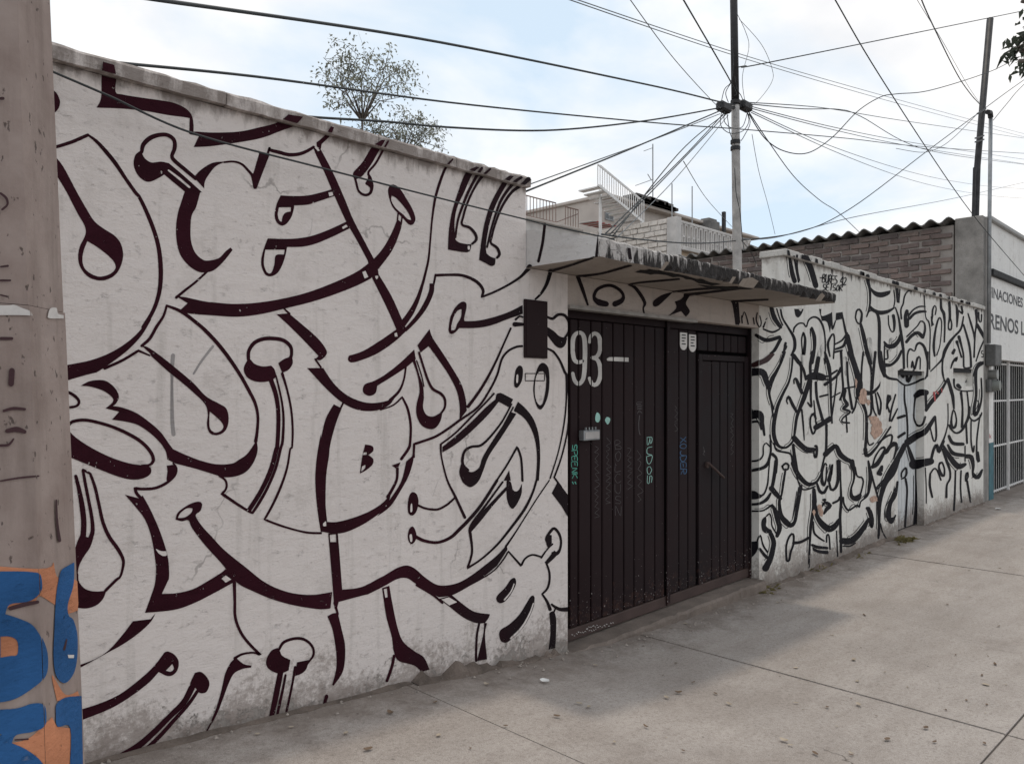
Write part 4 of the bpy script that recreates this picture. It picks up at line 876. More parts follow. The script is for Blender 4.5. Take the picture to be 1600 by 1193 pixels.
W2_TXT = """
S @Q7
S 515,60,16 530,140,20 545,230,30 560,310,34 580,375,34
S 575,130,14 600,280,14 620,385,12
S 605,120,14 607,250,12 630,370,10
S 690,130,40 720,200,44 750,280,42 790,420,40
S 570,880,10 575,840,14 620,795,12 670,795,12 695,830,10 720,760,12 770,730,14 820,750,16 860,820,16 880,920,12 885,1050,12 880,1190,14
S 670,890,14 685,960,20 670,1100,26 655,1050,10 650,950,12 665,885,12
S 750,840,20 775,930,30 775,1050,24 750,1180,30
S 735,850,8 740,920,8
F 575,650! 670,650! 650,700 620,735 590,720 / 620,652! 655,652! 640,675
F 820,650! 845,650! 850,720 940,690! 945,780 930,890! 900,780 850,770!
F 990,690! 1055,680! 1070,750 1100,880! 1080,900 1050,750! 985,765!
S 945,690,10 950,790,12 955,850,14 985,770,10
S 930,1120,12 910,1000,20 940,920,14 965,900,14 975,970,12 965,1140,12
S 980,1000,12 1050,960,14 1100,890,16
S 980,1050,14 1060,1020,20 1090,960,26
S 970,1080,16 1050,1060,14
S 1100,920,40 1140,1080,36 1160,1190,30
S 1185,720,12 1195,670,14 1220,655,16 1245,690,16 1240,760,20 1225,800,14 1195,775,12 1183,730,12
S 1235,800,20 1260,900,30 1290,1040,30 1330,1190,30
S 350,640,30 380,740,36 440,830,26
S 400,640,10 430,740,10 460,810,12
S 440,640,14 460,740,14 520,840,16 575,940,24 580,1040,24 545,1110,12
S 270,850,12 360,880,16 430,850,12
S 200,910,24 300,960,30 430,930,26
S 440,950,24 380,1060,24 340,1090,14
S 480,1010,14 500,1020,14 480,1060,14 460,1080,14
S 490,990,20 470,1090,16 440,1180,20
S 570,1110,30 620,1180,30
S @Q8
F 50,290! 100,340 160,358 260,340! 255,375 180,410 110,395 65,340
F 65,490! 100,520 160,540 240,530 300,500! 300,520 240,565 160,582 100,560 60,530
S 35,200,30 40,260,26 55,320,20 60,430,16 50,520,14 25,600,10
S 295,340,10 305,430,10 295,500,10
S 25,600,10 50,545,12 90,540,14 130,570,20 148,640,24 152,760,24 150,880,24 150,1000,22 165,1100,20 200,1190,18
S 240,590,10 245,680,10 270,745,10 295,740,14 300,660,22 290,590,24
S 310,510,10 340,600,14 360,720,20 375,830,24 390,950,20 395,1110,18
S 200,850,14 230,890,30 290,890,36 340,840,28 360,770,12
S 205,860,12 200,1000,12 210,1150,12
S 215,1080,30 270,1075,20 330,1020,22 370,940,18
S 230,940,14 235,1010,12 215,1020,14
S 325,330,24 335,450,20
S 355,330,10 345,460,10
S 470,340,12 430,350,10 400,400,12 388,470,12 365,530,12 370,620,14
S 420,850,22 470,790,24 530,760,26 580,800,30
S 425,795,12 480,740,10 530,690,10 560,645,12 595,660,12 605,720,16 590,790,20
S 425,545,26 410,600,26 420,690,34
S 425,540,14 440,580,10 435,690,16
S 440,590,16 490,530,12 550,500,12 605,500,10
S 450,620,20 500,570,20 560,550,20 610,550,16
S 595,390,10 610,600,8 640,650,12 655,750,10 650,950,10 650,1120,10
S 430,1100,10 430,980,12 455,920,14 500,940,10 520,880,16 550,860,18 590,890,20 615,960,22 630,1060,16 625,1190,14
S 470,1100,14 480,1040,12 500,1120,14 530,1010,18 555,1010,12 555,1120,10
S 700,990,14 690,890,20 705,750,16 730,640,14 750,610,12 768,650,10 765,760,8 750,890,8 720,980,10
F 660,600! 690,580! 680,640 695,680! 665,700!
S 675,610,14 680,530,14 700,490,10 715,520,10 705,580,10
S 760,430,14 765,520,20 790,570,24 800,680,14 795,850,12
S 845,460,20 850,600,20 835,680,10 840,725,14 862,725,14 868,670,12 855,610,10
S 910,480,10 925,560,24 920,700,10
S 965,500,16 975,570,16 940,540,10
S 985,600,10 960,720,16 900,790,16 850,850,22 800,940,26 780,1010,20 740,1060,12 660,1140,10
S 985,680,14 1010,760,16 1040,870,18 1055,980,16 1060,1090,18
S 940,800,24 965,890,16 985,980,14 990,1100,14 1030,1110,16 1060,1100,14
S 1030,570,10 1060,670,16 1085,760,14 1095,830,10
S 1110,540,24 1115,660,14 1100,780,12 1090,1000,14
S 1120,680,24 1160,750,26 1200,830,16
S 1195,820,10 1150,920,12 1110,1040,10
S 1135,560,14 1140,640,12 1160,650,10 1165,580,12
S 920,850,24 935,900,12 965,1000,14
S 780,1010,14 775,1110,14 785,1190,14
S 860,1110,10 880,1050,16 920,1005,22 910,1040,12
S 880,960,24 895,930,20
S 1180,940,7 1165,940,7 1165,965,7 1182,970,7 1180,1000,7 1162,995,7
S 1080,1190,10 1110,1100,14 1150,1060,18 1200,1050,14
S @T1
S 135,200,60 260,200,50 300,290,40 325,360,30
S 130,625,70 230,620,60 260,700,26 280,820,16
S 135,695,20 220,690,16 250,760,18
S 480,0,20 455,80,16 400,190,24 360,260,34 335,340,30 330,430,16 370,560,16
S 560,20,16 555,120,14 545,200,14 520,300,16 470,400,20 420,510,24 395,600,26 375,700,30 372,800,30 390,880,30 430,935,22 490,945,16 540,910,16 570,860,14 585,760,20 600,650,22 630,560,26 670,460,34 700,370,34 730,290,40
S 330,410,14 350,520,14 370,660,12
S 565,40,24 620,100,26 670,180,20 690,270,16
S 640,100,16 645,250,16 640,380,14
S 575,310,10 572,275,12 590,258,14 605,290,24 650,400,26
S 510,510,10 500,480,12 520,440,20 560,520,24 600,590,20
S 650,570,14 665,720,14 675,870,8
S 710,250,40 780,235,60 860,250,50
S 870,240,14 920,240,14 920,270,12 880,270,12
S 760,0,26 735,130,22 740,250,20
S 815,60,30 790,200,34
S 880,0,16 920,150,30 935,300,20 940,500,16 950,700,14
S 790,300,20 800,450,20 830,570,20 860,680,24
S 740,310,20 740,450,16 745,540,16 710,500,12
S 880,320,24 940,280,20 1000,230,20 1040,160,26
S 940,220,16 1000,180,14
S 830,440,14 910,420,14
S 770,480,10 780,590,12 790,700,12
S 790,660,14 770,610,24 740,640,14 735,720,14 760,810,16 785,770,14 795,700,14
S 790,745,40 850,710,36 930,660,40
S 895,720,20 895,850,18 890,980,20 870,1060,14 840,1180,12
S 885,1010,40 940,960,36 990,930,30 1030,1010,40 1090,1060,36 1140,1090,30 1170,1190,20
S 575,850,40 640,920,40 700,960,36 770,965,30
S 585,890,8 680,980,8 770,995,8
S 780,930,14 795,930,20 800,980,20 790,1040,20 775,1030,14 770,980,10
S 1000,240,10 985,380,12 960,560,12 945,660,12
S 1040,0,20 1050,200,16 1060,370,16 1030,470,16
S 1100,100,16 1110,300,16 1150,560,20
S 1130,0,40 1180,150,40 1220,300,50 1220,420,50 1260,520,26 1290,620,20 1290,800,20 1280,960,20
S 1200,420,14 1180,540,14 1150,600,14
S 1080,380,24 1070,460,20 1100,520,30 1060,560,20 1130,590,16 1060,650,12 1050,690,12 1120,700,14
S 1090,620,12 1100,790,12
S 940,450,10 1030,400,10
S 1070,360,12 1180,340,12
S 1260,0,14 1245,150,14 1240,300,14
S 1290,0,24 1340,180,16 1340,380,20 1340,560,16 1330,620,16 1300,640,14
S 1380,0,20 1360,200,20 1350,360,16
S 1430,0,24 1460,180,24 1500,250,20 1590,270,16
F 1285,375! 1340,385 1400,340 1430,290! 1425,340 1380,400 1330,425 1285,425!
S 1380,410,12 1400,520,14 1420,620,16 1435,500,14 1400,400,12
S 1350,430,10 1360,560,12 1390,630,12
S 1280,960,30 1290,1020,30 1330,1010,24 1400,930,16 1470,830,14 1530,740,14
S 1300,700,14 1300,850,12 1320,920,12 1360,900,12
S 1350,1140,20 1400,1110,26 1460,1010,20 1470,950,14 1430,960,10 1380,1030,12 1355,1110,12
S 1480,1000,20 1530,930,30 1580,910,24
S 1410,900,16 1480,840,16 1540,820,16 1540,880,14 1500,970,10
S 1490,560,10 1510,430,24 1530,460,14 1500,520,12 1520,590,16
S 1580,420,12 1540,560,14 1520,680,14
S 335,820,12 345,940,10 300,900,10 270,930,10 265,1020,12 220,1070,14 135,1080,14
S 340,880,16 340,1000,16 290,1130,26 140,1175,20
S 360,1010,24 400,1060,20 390,1190,24
S 375,900,12 400,970,14 480,990,14 540,1010,14 565,1100,14
S 455,1130,14 490,1100,16 520,1120,16 510,1160,14 470,1160,14 458,1130,14
S 565,920,20 580,1050,26 600,1190,30
S @T3
S 490,80,14 470,200,18 450,330,14 430,380,20 430,450,24 445,540,34 490,600,44 540,635,36 580,600,24 600,500,24 625,350,26 640,250,26
S 560,560,8 590,430,8 620,260,8
S 395,0,26 380,130,26 360,240,24 345,280,24
S 350,270,40 400,330,36 440,370,24
S 565,20,36 600,110,36 660,190,34 720,230,30 790,210,20 830,150,12 860,60,10
S 580,90,8 640,260,12 700,280,12 780,250,12
S 330,0,10 320,130,10 310,230,12 270,330,14 190,350,16
F 130,300! 190,295 240,330 280,330! 230,370 170,380 130,375!
S 140,430,18 230,420,20 300,380,26 340,320,16
S 145,495,12 260,490,12 330,450,14 355,430,14! 390,500,36 410,580,36 430,660,36 405,740,26
S 300,545,10 330,520,12 350,570,10 355,640,10 400,720,12
F 295,545! 260,570 248,620 260,690 300,715 345,700! 320,665 295,640 300,590
S 330,690,30 370,790,34 365,860,36 340,960,40 290,1060,50
S 215,840,10 215,780,12 240,735,12 255,790,10 270,840,14 310,900,14
S 235,870,20 290,940,24 340,970,24
F 135,800! 180,795 215,790! 220,860 190,920 140,965!
S 500,980,16 495,860,14 515,770,14 550,720,16 570,740,16 565,830,14 540,900,16 525,980,16 505,990,12
S 570,810,24 640,800,20 715,760,20
S 770,280,24 775,400,36 765,480,24 740,640,22 730,800,16 720,1050,14
S 895,40,12 880,20,10 855,110,12 850,200,26 870,240,20 890,180,12 897,60,12
S 800,220,16 830,300,24 870,310,24 905,250,16
S 920,190,30 940,100,24 955,30,12 945,130,14
S 920,200,14 940,280,20 980,270,20 1010,180,24 1010,0,26
F 850,380 880,368 895,385 870,400
S 850,450,10 880,410,24 930,440,30 900,470,30 870,520,14
S 960,415,16 1010,390,16 1030,360,20
S 785,430,16 800,540,30 850,620,44 920,670,50 980,640,40 1020,580,24
S 765,600,10 770,700,16 810,750,14 870,790,12
S 755,830,20 800,850,24 900,860,20
F 755,850! 820,880 910,885! 910,920 820,910 760,885!
S 895,800,12 900,730,12 920,740,12 930,870,12
S 1030,0,10 1035,200,12 1040,400,20 1030,550,20 1035,700,20 1040,900,16
S 995,690,8 1005,940,10
S 1050,790,46 1130,790,50 1200,740,44 1260,660,36 1310,570,16
S 1060,840,10 1130,840,12 1180,810,10
S 1310,470,30 1330,540,24 1350,620,24 1335,650,14 1315,580,10
S 1060,360,14 1070,430,14 1110,485,16 1160,460,12 1200,435,14 1220,455,14 1235,400,10 1300,340,14 1320,250,26 1330,150,30 1310,0,14
S 1150,0,30 1170,90,20 1165,190,14 1140,270,14 1145,350,30 1190,370,44 1225,340,30
S 1180,60,10 1200,150,12 1240,160,14 1260,200,12 1240,300,12 1225,340,14
S 1325,100,10 1370,230,12 1400,350,14 1410,480,20 1415,620,18 1410,760,14
S 1580,0,30 1500,140,34 1450,270,30 1425,400,26
S 1550,30,8 1470,170,10 1390,270,12 1405,350,10
S 1580,270,14 1540,380,26 1515,470,34 1520,570,30 1560,570,24
S 1430,620,12 1450,700,10 1490,770,10
S 1410,120,30 1440,50,14
S @T2
S 370,190,40 385,240,26
S 420,200,20 435,290,26 490,180,14
S 330,275,12 400,325,12 470,315,14 560,275,16 620,230,12 630,0,14
S 400,330,10 400,470,14 420,600,14 430,760,14 425,900,12
S 515,430,40 560,400,50 615,400,40
S 505,450,14 495,560,10 495,660,12 530,725,16 580,715,16 605,640,14
S 610,410,20 615,580,16
S 615,570,24 660,500,30 730,420,30 780,350,20 830,260,14
S 830,270,24 860,370,26 880,450,24 890,560,12
S 800,290,12 775,200,12 780,80,12 800,0,12
S 905,610,10 885,570,10 865,660,14 870,740,24 900,740,20 915,680,12 905,610,10
S 830,510,8 830,700,8 800,830,12 750,950,20
S 840,720,12 860,760,14 910,800,14 970,770,18 1030,650,20 1035,540,12 1020,390,12
S 960,400,20 975,550,14 970,740,20
S 890,270,16 900,350,12 980,385,10 1080,380,10
S 930,330,30 950,350,24
F 1010,190! 1075,185! 1085,310! 1000,300! 1020,250!
S 1200,100,14 1120,150,24 1105,240,24 1110,420,20 1090,560,24 1100,620,30 1140,560,16 1165,440,14 1160,260,12
S 1090,560,10 1110,480,8 1135,500,8 1120,590,8
S 1045,540,12 1045,640,12 1090,680,14 1150,640,14 1165,600,10
S 650,730,10 690,880,12 715,830,14 705,640,14
S 430,890,50 520,830,50 610,780,40 700,640,20
S 840,830,20 880,900,26 980,910,24
S 830,920,16 880,1000,30 980,1020,26
S 780,920,16 850,1040,36 930,1130,44 1000,1110,24
S 1010,700,16 1020,900,14
S 1000,930,10 1000,1080,10
S 1060,680,10 1060,880,12 1080,990,14 1090,930,12
S 1150,620,10 1130,750,12 1115,900,12 1120,1060,16 1140,1080,14 1130,990,12
S 400,920,36 350,1020,40 270,1160,36
S 430,920,16 460,1010,30 490,1100,36
S 490,1110,70 560,1100,60 660,1080,50
S 660,1080,20 690,960,20 720,920,24 740,990,20 790,880,16
S 335,650,20 400,630,20
S 340,840,20 400,800,20
S 330,560,10 270,680,16
S 1010,1030,30 1060,1040,36 1080,1120,24 1075,1190,14
S @T4
F 480,455! 610,440 665,435! 655,480 600,495 540,520 475,525!
S 655,570,14 660,560,12 690,520,12 720,530,12 760,630,12
S 655,570,14 650,680,18 675,800,14
S 750,460,12 740,500,14 760,570,24 790,590,16 795,520,12 770,455,14 750,470,12
S 780,330,20 820,450,20 850,540,16 850,620,14 820,680,14 815,800,18
S 905,540,12 900,720,14 890,930,14
S 960,540,12 955,700,12 965,850,12
S 1005,640,10 1010,580,16 1025,555,14 1030,600,12 1010,640,10
S 1020,640,16 1040,760,16 1055,850,12
S 1075,550,14 1090,590,30 1130,600,34 1170,530,14
S 330,430,40 290,560,30 220,650,30 180,740,34 155,860,26 150,1000,18 145,1180,16
S 120,730,10 200,640,10 300,470,10
S 60,520,14 90,640,14 130,780,14
S 80,500,24 130,460,26 190,360,20 205,310,12 170,310,10 110,400,12 85,480,12
S 230,360,12 270,280,26 310,270,26 320,320,20 290,420,10
S 160,570,30 150,530,16 180,490,12 175,540,14
S 330,650,16 310,780,20 270,850,20 240,920,30 240,1000,34 270,1050,24 310,980,10
S 370,600,12 370,560,12 410,510,14 420,560,16 405,600,14 370,620,10
S 410,620,16 425,720,14 420,850,14 405,1090,16
S 510,530,10 515,700,16 515,900,24 505,1060,30
S 30,910,24 60,940,24 80,1020,24 75,1100,16 50,1010,10
S 40,1030,14 0,1110,30
S 40,470,10 55,600,14 45,740,16 0,800,10
S 605,510,8 615,700,8 615,860,8
"""
do('w2', M['p2'], M['wall2'], wall2, W2_TXT, None, 1.36, True)
# signature, bare render patches and stray colour on the far wall
FONT = {'A': '0,1 .5,0 1,1;.2,.6 .8,.6', 'B': '0,1 0,0 .7,.05 .8,.25 .1,.45;.1,.45 .9,.6 .9,.9 0,1', 'C': '.95,.15 .4,0 0,.5 .4,1 1,.85', 'D': '0,1 0,0 .7,.1 1,.5 .7,.95 0,1',
 'E': '.95,0 .05,.05 0,1 1,.97;.05,.5 .8,.48', 'I': '.5,0 .45,1', 'J': '1,0 .9,.8 .5,1 .1,.8', 'K': '0,0 .05,1;.95,0 .1,.5 1,1', 'L': '0,0 .05,1 1,.95', 'N': '0,1 .1,0 .9,1 1,0',
 'O': '.5,0 .05,.4 .3,1 .8,.9 .95,.35 .5,0', 'P': '0,1 .05,0 .9,.1 .85,.45 .1,.55', 'R': '0,1 .05,0 .9,.1 .8,.42 .1,.5 1,1', 'S': '.95,.1 .2,.05 .1,.4 .9,.6 .8,.95 0,.92',
 'U': '0,0 .05,.8 .5,1 .9,.8 1,0', 'X': '0,0 1,1;1,0 0,1', 'Z': '0,.05 1,0 0,1 1,.95', '4': '.8,1 .75,0 0,.65 1,.6', '2': '0,.2 .5,0 .95,.3 0,1 1,.95', '-': '0,.5 1,.45', '!': '.5,0 .45,.7;.45,.95 .46,1', ' ': ''}
def hand(text, o, u, v, lw, seed=0, gap=.25):
    """hand drawn capitals: o top left pixel, u the run of one letter, v its height (pixel vectors)"""
    rs = random.Random(seed); out = []; x = 0.0
    for c in text:
        for st_ in FONT[c].split(';'):
            if not st_: continue
            pts = []
            for q in st_.split():
                a_, b_ = [float(f) + rs.uniform(-.07, .07) for f in q.split(',')]
                pts.append("%.2f,%.2f,%.2f" % (o[0] + u[0] * (x + a_) + v[0] * b_, o[1] + u[1] * (x + a_) + v[1] * b_, lw * rs.uniform(.8, 1.2)))
            out += tri_stroke(' '.join(pts))
        x += 1 + gap
    return out
lay(hand("-BURES 42", (1281, 427.5), (3.9, .55), (-1.2, 12.5), 1.5, 3, .2), 'w2', M['p2'], wall2, 'signature')
lay(hand("SEISOR", (1286, 444), (4.3, .15), (-1, 9.5), 1.5, 4, .22), 'w2', M['p2'], wall2, 'signature')
rs = random.Random(21)
for k in range(34):      # drips of black off the coping
    x_ = rs.uniform(XD + .3, XE - .1); z0 = W2T - .004; l_ = rs.uniform(.02, .09); w = rs.uniform(.006, .016)
    mesh('paint_drip', [(x_ - w, D - .0016, z0), (x_ + w, D - .0016, z0), (x_ + w * .5, D - .0016, z0 - l_ * .7), (x_, D - .0016, z0 - l_), (x_ - w * .6, D - .0016, z0 - l_ * .6)], [(0, 4, 3, 2, 1)], M['p2'], wall2)
for k in range(22):
    x_ = rs.uniform(XD + .2, XE - .3); w = rs.uniform(.02, .07)
    mesh('paint_stroke', [(x_ - w, D - .0385, W2T + .006), (x_ + w, D - .0385, W2T + .006), (x_ + w * .8, D - .0385, CT2 - .02), (x_ - w * .7, D - .0385, CT2 - .014)], [(3, 2, 1, 0)], M['p2'], wall2)
M['clay'] = mat_plain('exposed clay render', (.44, .30, .235), .95, .35, scale=26, bump=.3)
M['redspray'] = mat_plain('red spray paint', (.40, .07, .07), .7, .2)
M['maroonspray'] = mat_plain('dark maroon spray', (.035, .010, .010), .7, .3)
for t in ("@T1 1235,380 1260,360 1285,400 1280,500 1240,510 1210,460", "@T1 1310,640 1350,630 1400,640 1445,740 1430,820 1370,860 1330,800 1340,720",
          "@T1 1180,260 1200,290 1190,360 1175,330", "@T1 1290,470 1330,480 1320,520 1295,510", "@T3 1320,370 1370,345 1400,380 1395,400 1340,410", "@T3 810,440 840,430 860,500 840,550 815,510", "@T3 745,500 770,470 780,520 760,540"):
    lay(tri_fill(t, (), 1.3), 'w2', M['clay'], wall2, 'bare_patch', .006)
for t in ("@T2 690,400,20 700,480,14", "@T2 765,360,12 770,400,8", "@T2 715,385,12 730,410,16"): lay(tri_stroke(t), 'w2', M['redspray'], wall2, 'paint_stroke', .006)
lay(tri_fill("@T1 120,130! 200,90 270,60 340,10 380,20! 320,90 260,120 180,150"), 'w2', M['maroonspray'], wall2, 'paint_stroke', .006)
_m = NT('grey overspray'); _m.done((.16, .16, .16), .8, None, spec=.1)
_m.cut(_m.ramp(_m.noise(11, 8, .75, stretch=(1, 1, .45)), [(.38, .35), (.58, 1.0)])); M['smudge2'] = _m.m
for t in ("@Q7 865,1000,34 830,1090,50 800,1180,40", "@Q7 1320,960,60 1330,1080,40 1350,1190,20", "@Q7 1540,960,50 1520,1060,36", "@T1 1080,60,40 1095,220,36", "@T1 650,20,22 655,200,24 640,330,18", "@Q8 330,900,16 325,1060,18"):
    lay(tri_stroke(t), 'w2', M['smudge2'], wall2, 'smudge', .0009)
# smudges on the near wall
M['smudge'] = mat_paint('faint grey smudge', (.30, .28, .275)); 
for t in ("@R2 1075,1015,26 1070,1080,24 1068,1190,16 @R3 1070,220,24 1078,310,26", "@R6 130,560,16 60,650,14 10,730,12"):
    lay(tri_stroke(t), 'w1', M['smudge'], wall1, 'smudge', .0009)
# ------------------------------------------------------------------ marks on the gate
M['gatewhite'] = mat_paint('stencil white', (.52, .50, .48), .75)
M['scratch'] = mat_plain('thin grey marker', (.125, .115, .12), .7, .25)
M['green'] = mat_plain('green marker', (.10, .42, .33), .7, .2)
M['teal'] = mat_plain('pale teal spray', (.33, .58, .52), .7, .2)
M['blue'] = mat_plain('blue marker', (.05, .13, .26), .7, .25)
G = lambda tr, mat, name='tag': lay(tr, 'gate', M[mat], gate, name)
G(tri_stroke("@P5 240,333,18 215,342,24 188,325,26 177,260,28 182,190,28 205,160,24 235,162,24 250,195,28 254,260,28 253,330,28 250,400,28 240,450,26 215,476,24 190,455,24 178,410,20"), 'gatewhite', 'painted_digit')
G(tri_stroke("@P5 283,215,20 290,180,22 315,162,24 340,180,26 348,225,28 345,275,26 325,308,24 298,313,20"), 'gatewhite', 'painted_digit')
G(tri_stroke("@P5 298,313,20 330,325,24 348,370,28 348,430,28 328,476,26 300,478,24 282,440,20"), 'gatewhite', 'painted_digit')
G(tri_fill("@P5 390,327! 405,310 525,312! 525,338! 395,332!"), 'gatewhite', 'painted_dash')
G(tri_fill("@P5 318,680 328,652 345,665 348,695 335,715 320,705"), 'teal', 'paint_blot')
G(tri_fill("@P5 378,700 390,680 410,690 408,710 395,728 385,715"), 'teal', 'paint_blot')
def vtag(text, x, w, y0, y1, mat):
    """letters one above the other"""
    n = len(text); h = (y1 - y0) / n
    for i, c in enumerate(text): G(hand(c, (x, y0 + h * i), (w, 0), (0, h * .8), .42, i), mat)
def rtag(text, x, w, y0, y1, mat, lw=1.2):
    """lettering turned to run down the sheet"""
    n = len(text); G(hand(text, (x + w, y0), (0, (y1 - y0) / (n * 1.2)), (-w, 1.0), lw, 5, .2), mat)
def px5(x, y): return (850 + x / S4, 480 + y / S4)
def scr(seed, x, w, y0, y1, mat, n=16, lw=.38):
    rs = random.Random(seed); pts = []
    for i in range(n + 1):
        y = y0 + (y1 - y0) * i / n; pts.append("%.1f,%.1f,%.2f%s" % (x + (w if i % 2 else 0) * rs.uniform(.6, 1) + rs.uniform(0, w * .2), y + rs.uniform(-3, 3), lw, '!' if rs.random() < .5 else ''))
    G(tri_stroke(' '.join(pts)), mat)
rtag('SPEENK', 893.4, 8.6, 694, 748, 'green', .95)
for dx in (0, 4): G(tri_stroke("@PX %f,752,1.4 %f,756,1.2" % (894 + dx, 896 + dx)), 'green')
rtag('BUDOS', 1010.5, 8, 682, 757, 'teal', .8)
rtag('XOJDER', 1063, 9, 682, 742, 'blue', .9)
scr(1, 928, 8, 695, 808, 'scratch', 24); scr(2, 946, 8, 686, 788, 'scratch', 22); vtag('BOLCUSN', 961, 9, 688, 808, 'scratch')
scr(3, 979, 8, 700, 762, 'scratch', 14); scr(4, 995, 9, 704, 785, 'scratch', 12); vtag('ESA', 995, 8, 628, 647, 'scratch')
G(tri_stroke("@P5 593,670,3 588,720,3 590,770,3 597,792,3"), 'scratch'); scr(6, 1053, 6, 634, 672, 'scratch', 10); scr(7, 1141, 5, 645, 708, 'scratch', 16)
scr(8, 1098, 4, 700, 712, 'scratch', 5)

M['mould'] = mat_plain('black mould', (.012, .010, .010), .95, .4, scale=30, bump=.5)
for t in ("@P4 765,497! 800,484! 835,486 850,478! 905,490! 925,480! 965,496 1000,500! 1040,512 1075,516! 1110,528! 1150,540! 1180,536! 1230,560 1300,572! 1240,580! 1200,570 1160,566! 1120,545 1080,540! 1050,526 1000,528! 960,515! 900,508 860,512! 830,505", "@P4 1150,575! 1250,585 1400,590 1500,600 1400,604 1250,598"):
    lay(tri_fill(t), 'can', M['mould'], can, 'mould_patch', .0022)
PATCH['rail'] = [patch((0, YG - .006, 0), FN, *xr(XB + .01, gx(1038)), *zr(gz0, gz0 + rail_h - .008)), patch((0, YG - .006, 0), FN, *xr(gx(1044), XC - .01), *zr(gz0, gz0 + rail_h - .008))]
rs = random.Random(51)
for (xa, xb, ya, yb) in ((893, 960, 991, 972), (903, 935, 985, 976), (1106, 1148, 926, 913)):
    n_ = int((xb - xa) / 3.2)
    for k in range(n_):
        x_ = xa + (xb - xa) * k / n_; y_ = ya + (yb - ya) * k / n_ + rs.uniform(-2, 2)
        if rs.random() < .25: continue
        lay(tri_stroke("@PX %.1f,%.1f,.6 %.1f,%.1f,.6 %.1f,%.1f,.5" % (x_, y_, x_ + rs.uniform(.6, 1.6), y_ + rs.uniform(-2.5, 2.5), x_ + rs.uniform(1.5, 2.6), y_ + rs.uniform(-1.5, 1.5))), 'rail', M['gatewhite'], gate, 'chalk_mark')
# ================================================================== party wall of bricks, column and shop
XP = 14.22; ZR = ZC + 2.70
bw = empty('brick_wall', (XP + .1, 6, 0), 'rough brown brick side wall rising behind the doodled wall', 'wall')
M['mortar'] = mat_conc('grey mortar', (.34, .31, .29), 2, .25, .6, .4)
MB().box(XP + .03, XP + .2, 3.75, 8.9, 0, ZR).build('mortar_core', M['mortar'], bw)
def brickmat(i, c): return mat_conc('brick %d' % i, c, 3, .25, .7, .5, (.07, .05, .045))
BR = [brickmat(i, c) for i, c in enumerate([(.19, .15, .14), (.22, .17, .155), (.165, .13, .122), (.24, .195, .178), (.145, .122, .118)])]
bme = []
for i in range(5):
    b = MB().box(0, .06, 0, .305, 0, .078, .005)
    me = bpy.data.meshes.new('brick'); me.from_pydata(b.v, [], b.f); me.materials.append(BR[i]); bme.append(me)
rs = random.Random(11); row = 0; z = ZR - .1 * 16
while z < ZR - .05:
    y = 3.78 - (row % 2) * .165
    while y < 8.8:
        if y >= 3.74:
            o = bpy.data.objects.new('brick', rs.choice(bme)); COL.objects.link(o); o.parent = bw
            o.location = Vector((XP + rs.uniform(-.014, .014), y + rs.uniform(-.012, .012), z + rs.uniform(-.006, .006))) - Vector(bw.location)
            o.rotation_euler = (rs.uniform(-.03, .03), 0, rs.uniform(-.025, .025)); o.scale = (1, rs.uniform(.93, 1.03), rs.uniform(.92, 1.03))
        y += .332
    z += .1; row += 1
pp = [atX(x, y, XP - .05) for x, y in ((1196, 396), (1222, 390), (1224, 440), (1205, 432))]
cp = MB().prism([(p.y, p.z) for p in (atX(1190, 396, XP), atX(1224, 393, XP), atX(1226, 445, XP), atX(1207, 440, XP), atX(1198, 415, XP))], 'x', XP - .05, XP - .018)
fixnormals(cp.build('cement_patch', mat_conc('green grey cement', (.17, .18, .17), 3, .3, .6), bw))
M['asb'] = mat_conc('weathered corrugated sheet', (.17, .165, .16), 2, .35, .5, .5)
def corrugated(name, X0, X1, Y0, Y1, z, amp, wl, mat, parent, th=.012, drop=0.0):
    n = int((Y1 - Y0) / wl * 8); vs = []; fs = []
    for i in range(n + 1):
        y = Y0 + (Y1 - Y0) * i / n; w = z + amp * math.cos(2 * math.pi * y / wl)
        vs += [(X0, y, w), (X0, y, w + th), (X1, y, w + th - drop), (X1, y, w - drop)]
    for i in range(n):
        for q in range(4): fs.append((i * 4 + q, i * 4 + (q + 1) % 4, (i + 1) * 4 + (q + 1) % 4, (i + 1) * 4 + q))
    return fixnormals(mesh(name, vs, fs, mat, parent, smooth=False))
shop = empty('shop_building', (16, 3.6, 0), 'white workshop with painted brake and tune-up lettering beyond the doodled wall', 'building')
corrugated('roof_sheet', XP - .16, XP + 2.6, 3.74, 9.1, ZR + .05, .042, .27, M['asb'], shop, .02, .15)
M['colconc'] = mat_conc('bare column concrete', (.28, .265, .25), 1.8, .4, .8, .7)
MB().box(XP - .02, XP + .34, 3.31, 3.72, 0, ZR + .09, .01).build('column', M['colconc'], shop)
M['shopwhite'] = mat_wall('shop white paint', (.78, .77, .75), .5)
SX0, SX1 = XP + .345, 21.0
zs = lambda x, y: atY(x, y).z
Zb = zs(1547, 560) ; ZB2 = zs(1546, 428)
MB().box(SX0, SX1, D + .012, D + .25, ZB2 + .09, ZR + .05).build('upper_wall', M['shopwhite'], shop)
MB().box(SX0, SX1, D - .06, D + .26, ZB2 - .02, ZB2 + .088, .01).build('awning_roll', mat_plain('black tarp', (.03, .03, .032), .8, .4, scale=14, bump=.6), shop)
sgn = MB().box(SX0, SX1, D, D + .2, Zb, ZB2 - .022).build('sign_board', M['shopwhite'], shop)
GX0 = atY(1553, 600).x
MB().box(SX0, GX0, D + .006, D + .2, zs(1540, 693), Zb - .002).build('pier', M['shopwhite'], shop)
MB().box(SX0, GX0, D + .004, D + .2, -.05, zs(1540, 693) - .002).build('pier_base', mat_plain('teal wall paint', (.05, .14, .17), .7, .3), shop)
